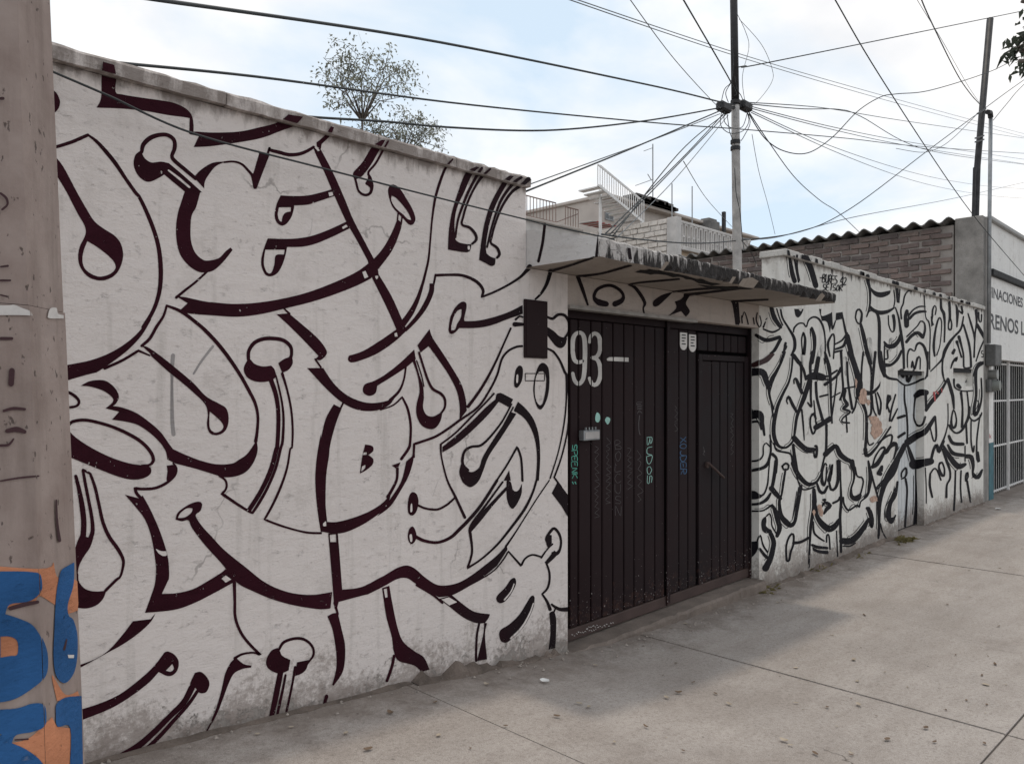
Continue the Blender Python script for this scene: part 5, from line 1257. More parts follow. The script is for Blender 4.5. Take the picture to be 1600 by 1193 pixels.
MB().box(XE + .01, XP + .33, D + .012, D + .2, 0, ZR - 1.2).build('corner_pier', M['colconc'], shop)
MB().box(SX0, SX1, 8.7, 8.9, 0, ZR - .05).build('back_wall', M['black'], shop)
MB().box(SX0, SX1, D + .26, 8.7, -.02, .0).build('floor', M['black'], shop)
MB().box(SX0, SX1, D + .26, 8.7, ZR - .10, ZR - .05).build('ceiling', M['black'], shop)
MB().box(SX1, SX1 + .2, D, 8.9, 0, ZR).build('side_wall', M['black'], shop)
MB().box(XP + .3, SX1 + .25, D - .05, D + .3, ZR + .052, ZR + .12, .01).build('parapet', mat_plain('grey flashing', (.36, .36, .355), .7), shop)
PATCH['shop'] = [patch((0, D, 0), FN, *xr(SX0, SX1), *zr(Zb, ZB2 - .03)), patch((0, D + .006, 0), FN, *xr(SX0, GX0), *zr(.3, Zb))]
M['shoptext'] = mat_paint('worn grey lettering', (.11, .11, .115), .8)
def shoptext(t, xa, xb, ya, ht):
    """ya: baseline pixel row at xa; ht: letter height in metres"""
    A = atY(xa, ya); B = atY(xb, ya); B.z = A.z
    cu = bpy.data.curves.new('lettering', 'FONT'); cu.body = t; cu.offset = .022; ob = bpy.data.objects.new('lettering', cu); COL.objects.link(ob)
    me = bpy.data.meshes.new_from_object(ob.evaluated_get(bpy.context.evaluated_depsgraph_get()))
    x0 = min(v.co.x for v in me.vertices); x1 = max(v.co.x for v in me.vertices); y1 = max(v.co.y for v in me.vertices)
    vs = [(A.x + (B.x - A.x) * (v.co.x - x0) / (x1 - x0), D - .002, A.z + ht * v.co.y / y1) for v in me.vertices]
    fs = [tuple(p.vertices) for p in me.polygons]
    bpy.data.objects.remove(ob); bpy.data.curves.remove(cu); bpy.data.meshes.remove(me)
    mesh('lettering', vs, fs, M['shoptext'], sgn)
shoptext('FINACIONES A', 1544.5, 1606, 463, .175)
shoptext('RENOS LE', 1545.5, 1607, 512, .25)
lay(tri_text('nuk', (1537, 686), (1549, 684), (1537, 679)), 'shop', M['redspray'], shop, 'tag', .004)
bg_ = empty('barred_gate', (16, D + .1, 0), 'white barred iron gate of the dark workshop beside teal wall', 'gate')
x = GX0 + .03; k = 0
while x < 19:
    MB().box(x - .004, x + .004, D + .100, D + .105, .03, Zb - .01).build('bar', M['whitemetal'], bg_)
    if k % 9 == 0: MB().box(x + .045, x + .095, D + .08, D + .12, .0, Zb - .008).build('post', M['whitemetal'], bg_)
    x += .15; k += 1
for zz in (.06, zs(1553, 700), zs(1553, 627), Zb - .06):
    MB().box(GX0 + .005, 19, D + .110, D + .13, zz - .014, zz + .014).build('rail', M['whitemetal'], bg_)
# meter boxes
me_ = empty('electric_meter', atY(1546, 575, D - .1), 'grey electric meter box on the corner past the doodled wall', 'meter')
a, b = atY(1540, 538), atY(1550, 572)
M['metergrey'] = mat_plain('dull meter grey', (.12, .12, .118), .7, .3)
MB().box(a.x, b.x, D - .14, D + .006, b.z, a.z, .01).build('box', M['metergrey'], me_)
c = atY(1546, 585); MB().tube([c + V((0, .01, 0)), c + V((0, -.12, 0))], .08, 14).build('dial', mat_plain('meter glass', (.22, .22, .21), .4), me_)
me2 = empty('electric_meter', atY(1546, 610, D - .1), 'small round grey meter under the electric meter box', 'meter')
a, b = atY(1541, 592), atY(1552, 612)
MB().box(a.x, b.x, D - .05, D + .006, b.z, a.z, .008).build('base', M['metergrey'], me2)
c = (a + b) / 2; MB().tube([c + V((0, -.04, 0)), c + V((0, -.15, 0))], [.095, .08], 14).build('dial', mat_plain('meter cover', (.2, .21, .195), .5), me2)
# ================================================================== houses behind
hs = empty('house', (20, 15, 0), 'cream two storey house with small window behind the gate canopy', 'house')
HX, HY_ = atY(940, 305, 14).x, 14.0; HZ = atY(940, 309, 14).z
MB().box(HX, 27, HY_, 21, 0, HZ).build('wall', M['cream'], hs)
MB().box(HX - .08, 27.2, HY_ - .28, 21.2, HZ, HZ + .10, .02).build('roof_slab', M['cream'], hs)
a, b = atY(945, 331, 14), atY(958, 346, 14)
w_ = MB().box(a.x, b.x, HY_ - .03, HY_ - .001, b.z, a.z).build('window', M['greymetal'], hs)
MB().box(a.x + .04, (a.x + b.x) / 2 - .02, HY_ - .036, HY_ - .031, b.z + .04, a.z - .04).build('pane', mat_plain('window glass', (.05, .06, .07), .15, .1, spec=.6), w_)
MB().box((a.x + b.x) / 2 + .02, b.x - .04, HY_ - .036, HY_ - .031, b.z + .04, a.z - .04).build('pane', mat_plain('window glass', (.05, .06, .07), .15, .1, spec=.6), w_)
rs = random.Random(4)
for k in range(16):   # loose roof clutter
    p = atY(978 + k * 4.3, 318 + k * 1.35, 13.9); w = rs.uniform(.12, .3); h = rs.uniform(.08, .22)
    MB().box(p.x - w, p.x + w, HY_ - .4, HY_ - .1, HZ + .111, HZ + .111 + h, .01).build('roof_tile', mat_plain('roof scrap', (.10, .09, .085), .9, .4), hs)
a, b = atY(928, 343, 13.4), atY(963, 358, 13.4)
aw = empty('awning', (a.x, 13.6, a.z), 'small red and white striped awning below the cream house window', 'awning')
for k in range(8):
    x0 = a.x + (b.x - a.x) * k / 8; x1 = a.x + (b.x - a.x) * (k + 1) / 8
    MB().add([(x0, 13.98, a.z), (x1, 13.98, a.z), (x1, 13.4, b.z + .1), (x0, 13.4, b.z + .1), (x0, 13.98, a.z - .02), (x1, 13.98, a.z - .02), (x1, 13.4, b.z + .08), (x0, 13.4, b.z + .08)],
             [(0, 1, 2, 3), (7, 6, 5, 4), (0, 4, 5, 1), (1, 5, 6, 2), (2, 6, 7, 3), (3, 7, 4, 0)]).build('stripe', M['redspray'] if k % 2 else M['housewhite'], aw)
# annex with stone clad side and breeze block parapet
ax0 = atY(1053, 338, 11).x; azt = atY(1053, 340, 11).z; azb = atY(1055, 384, 11).z
an = empty('annex', (ax0 + 1, 12, 0), 'low white annex with stone clad side wall in front of cream house', 'building')
MB().box(ax0 + .06, ax0 + .28, 11.0, 13.9, 0, azt - .02).build('side_wall', M['housewhite'], an)
rs = random.Random(9); z = azt - 2.0
while z < azt - .1:
    y = 11.22
    while y < 13.7:
        w = rs.uniform(.2, .42)
        MB().box(ax0 + rs.uniform(.0, .03), ax0 + .058, y + .012, min(y + w, 13.8) - .012, z + .012, z + .13, .008).build('stone', M['cladding'], an); y += w
    z += .145
MB().box(ax0 - .02, ax0 + .2, 10.9, 11.2, 0, azt + .03).build('corner_post', M['housewhite'], an)
MB().box(ax0 + .2, ax0 + 4.2, 11.0, 11.2, 0, azb - .1).build('front_wall', M['tan'], an)
MB().box(ax0 + .2, ax0 + 4.25, 10.85, 11.25, azb - .1, azb, .01).build('terrace_edge', M['housewhite'], an)
pa = empty('lattice_parapet', (ax0 + 2, 11.1, azb), 'white openwork block parapet along the annex terrace', 'parapet')
MB().box(ax0 + .201, ax0 + 4.2, 11.02, 11.14, azt - .07, azt, .01).build('top_rail', M['housewhite'], pa)
lb = MB()
for (x0, x1, z0, z1) in ((0, .04, 0, 1), (.11, .15, 0, 1), (.04, .11, .46, .54), (.15, .24, 0, .07), (.15, .24, .93, 1)):
    H = azt - .07 - azb; lb.box(x0, x1, 0, .035, z0 * H, z1 * H)
lme = bpy.data.meshes.new('block'); lme.from_pydata(lb.v, [], lb.f); lme.materials.append(M['housewhite'])
MB().box(ax0 + .3, ax0 + 4.2, 12.2, 12.3, azb - .1, azt + .02).build('back_wall', mat_plain('dark grey backdrop', (.16, .15, .145), .9), an)  # added backdrop, there to make the parapet's openings look dark
for k in range(16):
    o = bpy.data.objects.new('block', lme); COL.objects.link(o); o.parent = pa; o.location = V((ax0 + .21 + k * .245, 11.03, azb)) - V(pa.location)
# balcony with brown railing at the left
p0, p1 = atY(822, 303, 13), atY(873, 318, 13); bz = atY(822, 336, 13).z
bl = empty('balcony', (p0.x, 13.4, bz - .3), 'pale balcony block behind the canopy, beside the cream house', 'balcony')
MB().box(p0.x - 1.6, p1.x + .9, 13.05, 16, 0, bz - .10).build('wall', M['housewhite'], bl)
MB().box(p0.x - 1.65, p1.x + .95, 12.95, 16, bz - .098, bz - .03, .01).build('floor_slab', M['cream'], bl)
rl = empty('iron_railing', (p0.x, 13, bz), 'thin brown iron railing around the balcony behind canopy', 'railing')
for zz in (p0.z, bz + .02): MB().bar((p0.x - 1.6, 13.1, zz), (p1.x, 13.1, zz), .025).build('rail', M['brownmetal'], rl)
for k in range(24):
    x = p0.x - 1.55 + (p1.x - p0.x + 1.55) * k / 23; MB().bar((x, 13.1, bz - .04), (x, 13.1, p0.z), .014).build('bar', M['brownmetal'], rl)
q0, q1 = atY(888, 322, 13), atY(908, 327, 13); qz = atY(888, 357, 13).z
for zz in (q0.z, qz + .06): MB().bar((q0.x, 13.1, zz), (q1.x, 13.1, zz), .025).build('rail', M['brownmetal'], rl)
for k in range(6):
    x = q0.x + (q1.x - q0.x) * k / 5; MB().bar((x, 13.1, bz - .08), (x, 13.1, q0.z), .014).build('bar', M['brownmetal'], rl)
MB().bar((p1.x, 13.1, bz + .02), (q1.x, 13.1, q0.z - .1), .02).build('brace', M['brownmetal'], rl)
# white outdoor stair with its railings
st = empty('metal_stair', atY(968, 330, 12.6), 'white metal outdoor stair with railings leaning on the cream house', 'stair')
for Y in (12.3, 12.95):
    a, b = atY(934, 289, Y), atY(1003, 346, Y); a2, b2 = atY(934, 257, Y), atY(1003, 314, Y)
    if Y > 12.5: a, b, a2, b2 = [v + V((.1, 0, 0)) for v in (a, b, a2, b2)]
    MB().bar(a, b, .03, .05).build('stringer', M['whitemetal'], st); MB().bar(a2, b2, .028).build('handrail', M['whitemetal'], st)
    for k in range(11):
        t = k / 10; MB().bar(a + (b - a) * t, a2 + (b2 - a2) * t, .018).build('baluster', M['whitemetal'], st)
a, b = atY(934, 289, 12.3), atY(1003, 346, 12.3)
for k in range(9):
    p = a + (b - a) * ((k + .5) / 9); MB().box(p.x - .1, p.x + .12, 12.32, 12.95, p.z - .012, p.z + .02).build('tread', M['whitemetal'], st)
pb = atY(1003, 346, 12.6); MB().bar((pb.x, 12.6, pb.z), (pb.x, 12.6, 0), .06).build('post', M['whitemetal'], st)
pb = atY(938, 289, 12.6); MB().bar((pb.x, 12.6, pb.z), (pb.x, 12.6, 0), .06).build('post', M['whitemetal'], st)
# aerials
an1 = atY(1020, 225, 14.4)
ae = empty('tv_aerial', (an1.x, 14.4, HZ + .11), 'tall thin television aerial with two side arms on the house roof', 'aerial')
MB().bar((an1.x, 14.4, HZ + .10), an1, .028).build('mast', M['greymetal'], ae)
for (p, q) in (((1006, 236), (1020, 231)), ((993, 290), (1021, 280)), ((1012, 272), (1018, 282))):
    MB().bar(atY(*p, 14.4), atY(*q, 14.4), .02).build('arm', M['greymetal'], ae)
for px, yt, yb, lab in ((1050, 287, 340, 'thin pale rod standing on the annex corner roof'), (1081.5, 291, 345, 'thin straight rod standing behind the lattice parapet'), (1131, 331, 372, 'short thick dark post behind the lattice parapet')):
    p = atY(px, yt, 11.3); t = .022 if px < 1100 else .09
    tag(MB().bar((p.x, 11.3, azb), p, t).build('roof_rod', M['greymetal'] if px < 1100 else M['darkmetal'], None, (p.x, 11.3, azb)), lab, 'rod')
wt = empty('roof_tank', atY(1118, 365, 13.5), 'dark square tank on roof behind the lattice parapet', 'tank')
a, b = atY(1108, 342, 13.5), atY(1125, 352, 13.5)
MB().box(a.x, b.x, 13.5, 14.0, azb - .2, a.z, .02).build('body', M['asb'], wt); MB().box(a.x + .1, b.x - .1, 13.55, 13.9, a.z + .001, a.z + .08, .02).build('lid', M['asb'], wt)
# ================================================================== poles
cpx, cpY = 1152, 4.2
pc = atY(1152, 413, cpY); pt = atY(1145.5, -60, cpY)
pole = empty('steel_pole', (pc.x, cpY, 0), 'thin steel pole with white lower half and tangled cables behind canopy', 'pole')
pw = atY(1149.5, 228, cpY); pw2 = atY(1149, 165, cpY)
MB().tube([(pc.x, cpY, -.2), pc, pw, pw2], [.05, .05, .046, .044], 10).build('lower_tube', mat_conc('flaking white paint', (.44, .42, .405), 4, .35, .5, .8, (.09, .08, .08)), pole, smooth=True)
MB().tube([pw2, pt], [.043, .04], 10).build('upper_tube', M['darkmetal'], pole, smooth=True)
for y in (160, 222, 232):
    q = atY(1149, y, cpY); MB().tube([q - V((0, 0, .02)), q + V((0, 0, .02))], .054, 10).build('band', M['darkmetal'], pole)
pe = atY(1535, 190, 3.8)
rt_ = atY(1547, 30, 3.8); rb = atY(1525, 342, 3.8)
rp = empty('leaning_pole', (rb.x, 3.8, ZR + .0), 'dark leaning pole on the workshop roof beside the column', 'pole')
MB().tube([rb + V((0, 0, -.9)), rb, atY(1527, 260, 3.8), rt_], [.05, .05, .055, .06], 8).build('shaft', M['darkmetal'], rp, smooth=True)
MB().tube([atY(1519, 340, 3.8) + V((0, 0, -.8)), atY(1523, 262, 3.8)], .03, 8).build('brace', M['darkmetal'], rp)
for p, q in (((1540, 170), (1527, 178)), ((1537, 212), (1524, 216)), ((1537, 218), (1524, 222))): MB().bar(atY(*p, 3.75), atY(*q, 3.75), .025).build('bracket', M['darkmetal'], rp)
cd = empty('conduit', atY(1546, 535, D - .03), 'grey service conduit rising beside the column to the cables', 'conduit')
MB().tube([atY(1545, 536, D - .05), atY(1546, 345, D - .05), atY(1548, 184, D - .05)], .03, 8).build('pipe', M['greymetal'], cd, smooth=True)
MB().tube([atY(1548, 184, D - .05), atY(1547, 176, D - .05), atY(1543, 175, D - .05)], .04, 8).build('weatherhead', M['darkmetal'], cd)
# splice boxes on the pole
for (x, y, lab) in ((1131, 168, 'black cable splice box on canopy side of the steel pole'), (1164, 166, 'black cable splice box on workshop side of the steel pole')):
    p = atY(x, y, cpY); sb = empty('splice_box', p, lab, 'splice box')
    MB().box(p.x - .10, p.x + .10, cpY - .05, cpY + .05, p.z - .05, p.z + .05, .02).build('case', M['darkmetal'], sb)
    MB().bar(p, atY(1149, y, cpY), .03).build('clamp', M['darkmetal'], sb)
# ================================================================== cables
def cable(pts, label, r=.011, grey=False, group='overhead cables around the steel pole'):
    """pixel points with the wall-distance Y at the two ends; Y runs evenly between"""
    raw = [(p[0], p[1], p[2] if len(p) > 2 else None) for p in pts]
    L = [0]
    for a, b in zip(raw[:-1], raw[1:]): L.append(L[-1] + math.hypot(b[0] - a[0], b[1] - a[1]))
    y0, y1 = raw[0][2], raw[-1][2]
    known = [(l, p[2]) for l, p in zip(L, raw) if p[2] is not None]
    sm = spline([(p[0], p[1], np.interp(l, [k[0] for k in known], [k[1] for k in known]), False) for l, p in zip(L, raw)], False, 8)
    P = [atY(x, y, Y) for x, y, Y in sm]
    mid = P[len(P) // 2]
    o = MB().tube(P, r * .62, 5).build('cable', M['cablegrey'] if grey else M['cable'], None, P[-1], True)
    return tag(o, label, 'cable', group)
PY = cpY
cable([(150, -14, 2.6), (245, 0), (640, 58), (1000, 130), (1128, 160), (1150, 163, PY)], 'heavy cable sloping down from above the lettered wall to the pole', .013)
cable([(60, 83, 3.25), (150, 95), (400, 120), (700, 160), (1000, 190), (1170, 203), (1320, 216), (1440, 229), (1700, 246, 6)], 'long cable passing the steel pole just below its splice boxes', .012)
cable([(430, 178, 3.6), (500, 184), (600, 190), (700, 199), (850, 204), (1000, 190), (1128, 168, PY)], 'cable sagging from the lettered wall top up to the pole', .012)
cable([(40, 92, 3.21), (82, 112), (170, 150), (300, 208), (500, 262), (700, 313), (830, 345, 3.21), (858, 352, 3.0), (960, 374, 2.72)], 'thin cable strung along the face of the lettered wall', .008)
cable([(1128, 172, PY), (980, 235), (822, 299, 3.35)], 'lower of two cables from pole to the lettered wall end', .011)
cable([(1125, 178, PY), (1000, 226), (822, 290, 3.4)], 'thinner of two cables from pole to the lettered wall end', .007, True)
for k, (a, m_, b) in enumerate((((1132, 176), (1065, 248), (945, 366)), ((1135, 178), (1062, 254), (952, 367)), ((1130, 180), (1060, 240), (958, 368)), ((1138, 180), (1050, 285), (965, 370)))):
    cable([a + (PY,), m_, b + (3.2,)], 'cable of the bundle dropping from the pole to the canopy top', .008 if k < 3 else .006, k == 3)
cable([(940, 366, 3.1), (1000, 374), (1080, 380), (1150, 376, PY), (1250, 362), (1330, 325), (1450, 235), (1527, 178), (1600, 125), (1700, 60, 3.0)], 'cable rising from the canopy past the pole to the leaning pole', .010)
cable([(1045, -40, 3), (1068, 0), (1143, 130), (1148, 150, PY)], 'cable dropping steeply onto the steel pole top', .011)
cable([(960, -40, 3), (985, 0), (1050, 88), (1115, 160), (1128, 168, PY)], 'faint thin cable slanting to the splice box', .006, True)
for k in (0, 1): cable([(850, -18 + 4 * k, 7), (1050, 50 + 5 * k), (1200, 98 + 5 * k), (1400, 155 + 6 * k), (1600, 209 + 5 * k), (1700, 232 + 5 * k, 12)], ('upper of two distant parallel lines crossing high behind the steel pole', 'lower of two distant parallel lines crossing high behind the steel pole')[k], .014, True)
cable([(1150, 106, PY), (1165, 103), (1200, 98), (1600, 17), (1700, -5, 3.0)], 'straight cable from the pole climbing past the leaning pole top', .011)
cable([(1285, -34, 2.2), (1305, 0), (1360, 95), (1450, 235), (1520, 335), (1600, 430), (1640, 475, 2.9)], 'long taut cable slanting steeply across in front of the brick wall', .008)
cable([(1430, -40, 2.5), (1440, 0), (1465, 55), (1495, 115), (1515, 145), (1531, 163, 3.7)], 'cable curving down onto the leaning pole bracket', .012)
cable([(1420, -30, 2.5), (1432, -2), (1470, 60), (1510, 130), (1530, 160, 3.7)], 'faint thin wire beside the cable curving to the leaning pole', .005, True)
cable([(1165, 162, PY), (1250, 170), (1310, 171), (1345, 182), (1440, 232), (1600, 257), (1700, 268, 7)], 'cable kinked midway between the two poles', .011)
cable([(1165, 160, PY), (1280, 168), (1400, 187), (1600, 216), (1700, 230, 7)], 'upper straight cable from splice box towards workshop', .010)
cable([(1168, 165, PY), (1290, 196), (1420, 222), (1600, 249), (1700, 262, 7)], 'middle straight cable from splice box towards workshop', .009)
cable([(1168, 168, PY), (1290, 200), (1420, 228), (1600, 256), (1700, 270, 7)], 'lower straight cable from splice box towards workshop', .009)
cable([(1172, 172, PY), (1290, 225), (1420, 268), (1520, 288), (1600, 295), (1700, 300, 9)], 'faint sagging wire running low above the workshop roof', .009, True)
cable([(1174, 176, PY), (1300, 235), (1420, 280), (1520, 302), (1600, 310), (1700, 316, 9)], 'faintest sagging wire, lowest above the workshop roof', .009, True)
cable([(1168, 172, PY), (1200, 220), (1240, 275), (1280, 312), (1310, 332), (1350, 370), (1362, 384, 6.0)], 'cable dropping from pole to the corrugated roof edge', .010)
cable([(1170, 178, PY), (1195, 216), (1225, 236), (1262, 239), (1300, 215), (1340, 174), (1375, 152), (1400, 147), (1450, 142), (1530, 118), (1580, 96), (1700, 30, 3)], 'drooping loop of cable between the pole and leaning pole', .010)
cable([(1527, 178, 3.75), (1490, 215), (1465, 232), (1440, 238), (1400, 232, 5)], 'short slack cable hanging back from the leaning pole', .008)
cable([(1552, 188, 3.3), (1575, 160), (1600, 132), (1680, 60, 3)], 'cable from conduit head rising over the street', .009)
cable([(1150, 372, PY), (1210, 371), (1330, 340), (1480, 312), (1600, 285), (1700, 262, 9)], 'distant faint line just above the brick wall roof', .012, True)
cable([(1175, 210, PY), (1185, 265), (1200, 320), (1211, 366, 6)], 'thin vertical drop wire beside the steel pole', .006, True)
cable([(1068, 252, PY), (1100, 305), (1135, 345), (1150, 360, 9)], 'thin grey wire crossing to the lattice parapet', .008, True)
for k, pts in enumerate(([(1128, 172), (1126, 195), (1140, 208), (1160, 205), (1170, 190), (1166, 172)], [(1132, 175), (1132, 190), (1143, 200), (1160, 198), (1168, 175)],
                         [(1136, 178), (1140, 205), (1145, 218), (1148, 226)], [(1126, 165), (1132, 140), (1142, 128), (1146, 100), (1144, 60)],
                         [(1164, 165), (1158, 150), (1152, 140), (1148, 120)], [(1138, 160), (1134, 145), (1142, 130)], [(1166, 170), (1172, 192), (1163, 212), (1158, 220)])):
    pts = [pts[0] + (PY - .07,)] + pts[1:-1] + [pts[-1] + (PY - .07,)]
    cable(pts, 'looped slack cable wound around the steel pole head', .007, False, 'slack cable loops on the steel pole')
for k, pts in enumerate(([(1151, 20), (1165, 50), (1170, 75), (1160, 120), (1164, 160)], [(1155, 30), (1190, 70), (1207, 110), (1205, 130), (1187, 155), (1172, 168)])):
    pts = [pts[0] + (PY - .06,)] + pts[1:-1] + [pts[-1] + (PY - .06,)]
    cable(pts, 'faint pale loop of wire hanging off the steel pole', .005, True, 'pale wire loops on the steel pole')
cable([(1148, 262, PY - .06), (1150, 300), (1156, 330), (1160, 372), (1163, 392, PY - .1)], 'thin wire running down the lower white pole', .007)
cable([(1158, 375, PY), (1172, 392), (1182, 412, PY + .4)], 'short wire end trailing from the pole foot', .007)
# ================================================================== trees
M['bark'] = mat_conc('bark', (.16, .14, .125), 3, .3, .6)
def mat_leaf(name, c):
    m = NT(name); a = m.noise(2.5, 4, .6); oi = m.n('ShaderNodeObjectInfo')
    col = m.mix(m.ramp(a, [(.35, 0.0), (.65, 1.0)]), tuple(q * .75 for q in c), tuple(q * 1.3 for q in c))
    m.done(col, .6, None, spec=.3)
    tl = m.n('ShaderNodeBsdfTranslucent', {'Color': col}); mxs = m.n('ShaderNodeMixShader', {0: .6})
    m.t.links.new(m.b.outputs[0], mxs.inputs[1]); m.t.links.new(tl.outputs[0], mxs.inputs[2]); m.t.links.new(mxs.outputs[0], m.o.inputs['Surface'])
    return m.m
M['leaf'] = mat_leaf('grey green leaves', (.20, .205, .165))
M['leaf2'] = mat_leaf('dark green leaves', (.05, .06, .045))
def leafquad(mb, p, d, up, L, W, droop):
    """a small leaf: two bent halves, pointed"""
    d = d.normalized(); s = d.cross(up).normalized() if d.cross(up).length > .05 else Vector((1, 0, 0))
    n = s.cross(d); q = p + d * L * .5 + n * L * .06; e = p + d * L - Vector((0, 0, droop * L))
    mb.add([p, q + s * W, e, q - s * W], [(0, 1, 2), (0, 2, 3)])
def tree(name, base, fork, boughs, label, leafmat, seed, nleaf=26, L=.085, r0=.09, cat='tree', tips=None, keep=None, nsub=9, spread=.55, fmin=.25):
    rs = random.Random(seed); t = empty(name, base, label, cat)
    wood = MB(); lv = MB(); base = Vector(base); fork = Vector(fork)
    wood.tube([base - Vector((0, 0, .1)), base.lerp(fork, .4) + Vector((.05, .03, 0)), fork], [r0, r0 * .8, r0 * .6], 8)
    for b in boughs:
        b = Vector(b); mid = fork.lerp(b, .5) + Vector((rs.uniform(-.15, .15), rs.uniform(-.15, .15), rs.uniform(.0, .2)))
        wood.tube([fork, mid, b], [r0 * .5, r0 * .3, r0 * .12], 6)
        for k in range(nsub):
            f = rs.uniform(fmin, 1.0); st_ = fork.lerp(mid, f * 2) if f < .5 else mid.lerp(b, f * 2 - 1)
            dr = Vector((rs.gauss(0, 1), rs.gauss(0, 1), rs.gauss(.35, .6))).normalized(); ln = rs.uniform(.5, 1.1) * spread
            e = st_ + dr * ln; m2 = st_.lerp(e, .5) + Vector((0, 0, .06))
            wood.tube([st_, m2, e], [r0 * .13, r0 * .09, r0 * .04], 4, False)
            for j in range(nleaf):
                g = rs.uniform(.3, 1.05); p = st_.lerp(m2, g * 2) if g < .5 else m2.lerp(e, g * 2 - 1)
                p = p + Vector((rs.gauss(0, .05), rs.gauss(0, .05), rs.gauss(0, .04)))
                if keep and not keep(p): continue
                dd = (dr * .5 + Vector((rs.gauss(0, .6), rs.gauss(0, .6), rs.gauss(-.35, .5))))
                leafquad(lv, p, dd, Vector((rs.gauss(0, .4), rs.gauss(0, .4), 1)), L * rs.uniform(.6, 1.3), L * rs.uniform(.16, .28), rs.uniform(.0, .5))
    wood.build('trunk', M['bark'], t, smooth=True); lv.build('crown', leafmat, t)
    return t
TY = 9.0
tb = atY(566, 330, TY); tf = atY(566, 190, TY)
tips = [(525, 105, 0), (505, 90, .3), (560, 85, -.2), (585, 75, .1), (605, 95, -.3), (640, 98, .2), (640, 125, -.2), (590, 120, .4), (530, 140, -.4), (520, 175, .2), (600, 160, .3), (555, 118, 0), (635, 150, .1), (610, 125, -.1), (545, 165, .3), (512, 125, .1), (575, 140, -.3)]
tree('slender_tree', (tb.x, TY, 0), tf, [atY(x, y, TY + o) for x, y, o in tips], 'slender sparse leafed tree behind the lettered wall, taller one', M['leaf'], 3, 13, .060, .026, nsub=6, spread=.42, fmin=.55)
tb2 = atY(640, 330, TY + .8); tf2 = atY(630, 245, TY + .8)
tips2 = [(560, 200, .2), (600, 195, -.2), (640, 190, .2), (660, 200, 0), (685, 205, .3), (700, 235, .1), (670, 225, -.2), (620, 215, .1), (590, 220, .2), (650, 215, .3), (630, 180, .1), (645, 235, .1), (610, 232, 0), (575, 210, 0)]
tree('leafy_bush_tree', (tb2.x, TY + .8, 0), tf2, [atY(x, y, TY + .8 + o) for x, y, o in tips2], 'low bushy tree top showing just over the lettered wall coping', M['leaf'], 5, 17, .058, .026, nsub=6, spread=.36, fmin=.5)
# street tree out at the kerb: only the tips of its twigs hang into view
sx, sy = 9.6, 1.15
def sp(x, y, Y): return atY(x, y, Y)
tree('street_tree', (sx, sy - 1.6, zg(sx)), (sx + .1, sy - 1.5, 4.4), [sp(1594, 78, 1.5), sp(1598, 62, 1.55), sp(1592, 95, 1.45), sp(1596, 2, 1.5), sp(1600, 88, 1.6), sp(1640, 40, 1.4), (sx + .8, .2, 6.6), (sx - .1, -.9, 7.0), (sx + 1.2, -1.2, 6.6), (sx - .6, -1.4, 6.4), (sx + .3, -2.2, 6.6)], 'street tree whose drooping twig tips hang near the leaning pole', M['leaf2'], 8, 22, .09, .12, nsub=8, spread=.26, fmin=.6,
     keep=lambda p: True)
# dried weeds at the wall foot
M['weed'] = mat_leaf('dry weed', (.22, .19, .09))
def weed(x, y, label, n=26, h=.10, seed=1):
    g_ = ground(x, y); rs = random.Random(seed); mb = MB(); base = V((g_.x, min(g_.y, D - .05), zg(g_.x)))
    for k in range(n):
        p = base + V((rs.gauss(0, .09), rs.gauss(0, .025), .0)); p.y = min(p.y, D - .02)
        leafquad(mb, p, V((rs.gauss(0, .9), rs.gauss(-.3, .6), rs.uniform(.1, 1))), V((0, 0, 1)), h * rs.uniform(.5, 1.3), .008, rs.uniform(0, .6))
    return tag(mb.build('weed', M['weed'], None, base), label, 'weed')
weed(1412, 846, 'dry yellowish weed tuft on pavement under the ribbed door', 46, .13, 1)
weed(1282, 890, 'small dry weed at the foot of doodled wall', 18, .07, 2)
weed(1185, 921, 'dark clump of dead weeds at the gate corner of doodled wall', 26, .08, 3)
weed(1345, 868, 'thin dead weed midway along the doodled wall', 12, .06, 4)
# ================================================================== litter
M['dry1'] = mat_plain('dry brown leaf', (.16, .11, .075), .8, .3)
M['dry2'] = mat_plain('pale dry leaf', (.38, .32, .25), .8, .2)
M['paper'] = mat_plain('crumpled white paper', (.75, .74, .72), .8, .05)
def litter(x, y, L, mat, seed, label, cat, group, W=.25, curl=.3, name='dry_leaf'):
    rs = random.Random(seed); g_ = ground(x, y)
    if g_.y > D - .05: g_.y = D - .06
    a = rs.uniform(0, 6.28); c, s = math.cos(a), math.sin(a); vs = []; n = 6
    for i in range(n + 1):
        u = i / n - .5; w = L * W * math.sqrt(max(0, 1 - (2 * u) ** 2)) + .001
        bz = .004 + curl * L * (2 * u) ** 2 * .5 + .001
        for q in (-1, 0, 1):
            X = u * L; Y = q * w; z = bz + abs(q) * w * .45
            vs.append((g_.x + X * c - Y * s, g_.y + X * s + Y * c, zg(g_.x + X * c) + z))
    fs = []
    for i in range(n): fs += [(i * 3, i * 3 + 3, i * 3 + 4, i * 3 + 1), (i * 3 + 1, i * 3 + 4, i * 3 + 5, i * 3 + 2)]
    return tag(mesh(name, vs, fs, mat, None, g_, True), label, cat, group)
spots = []
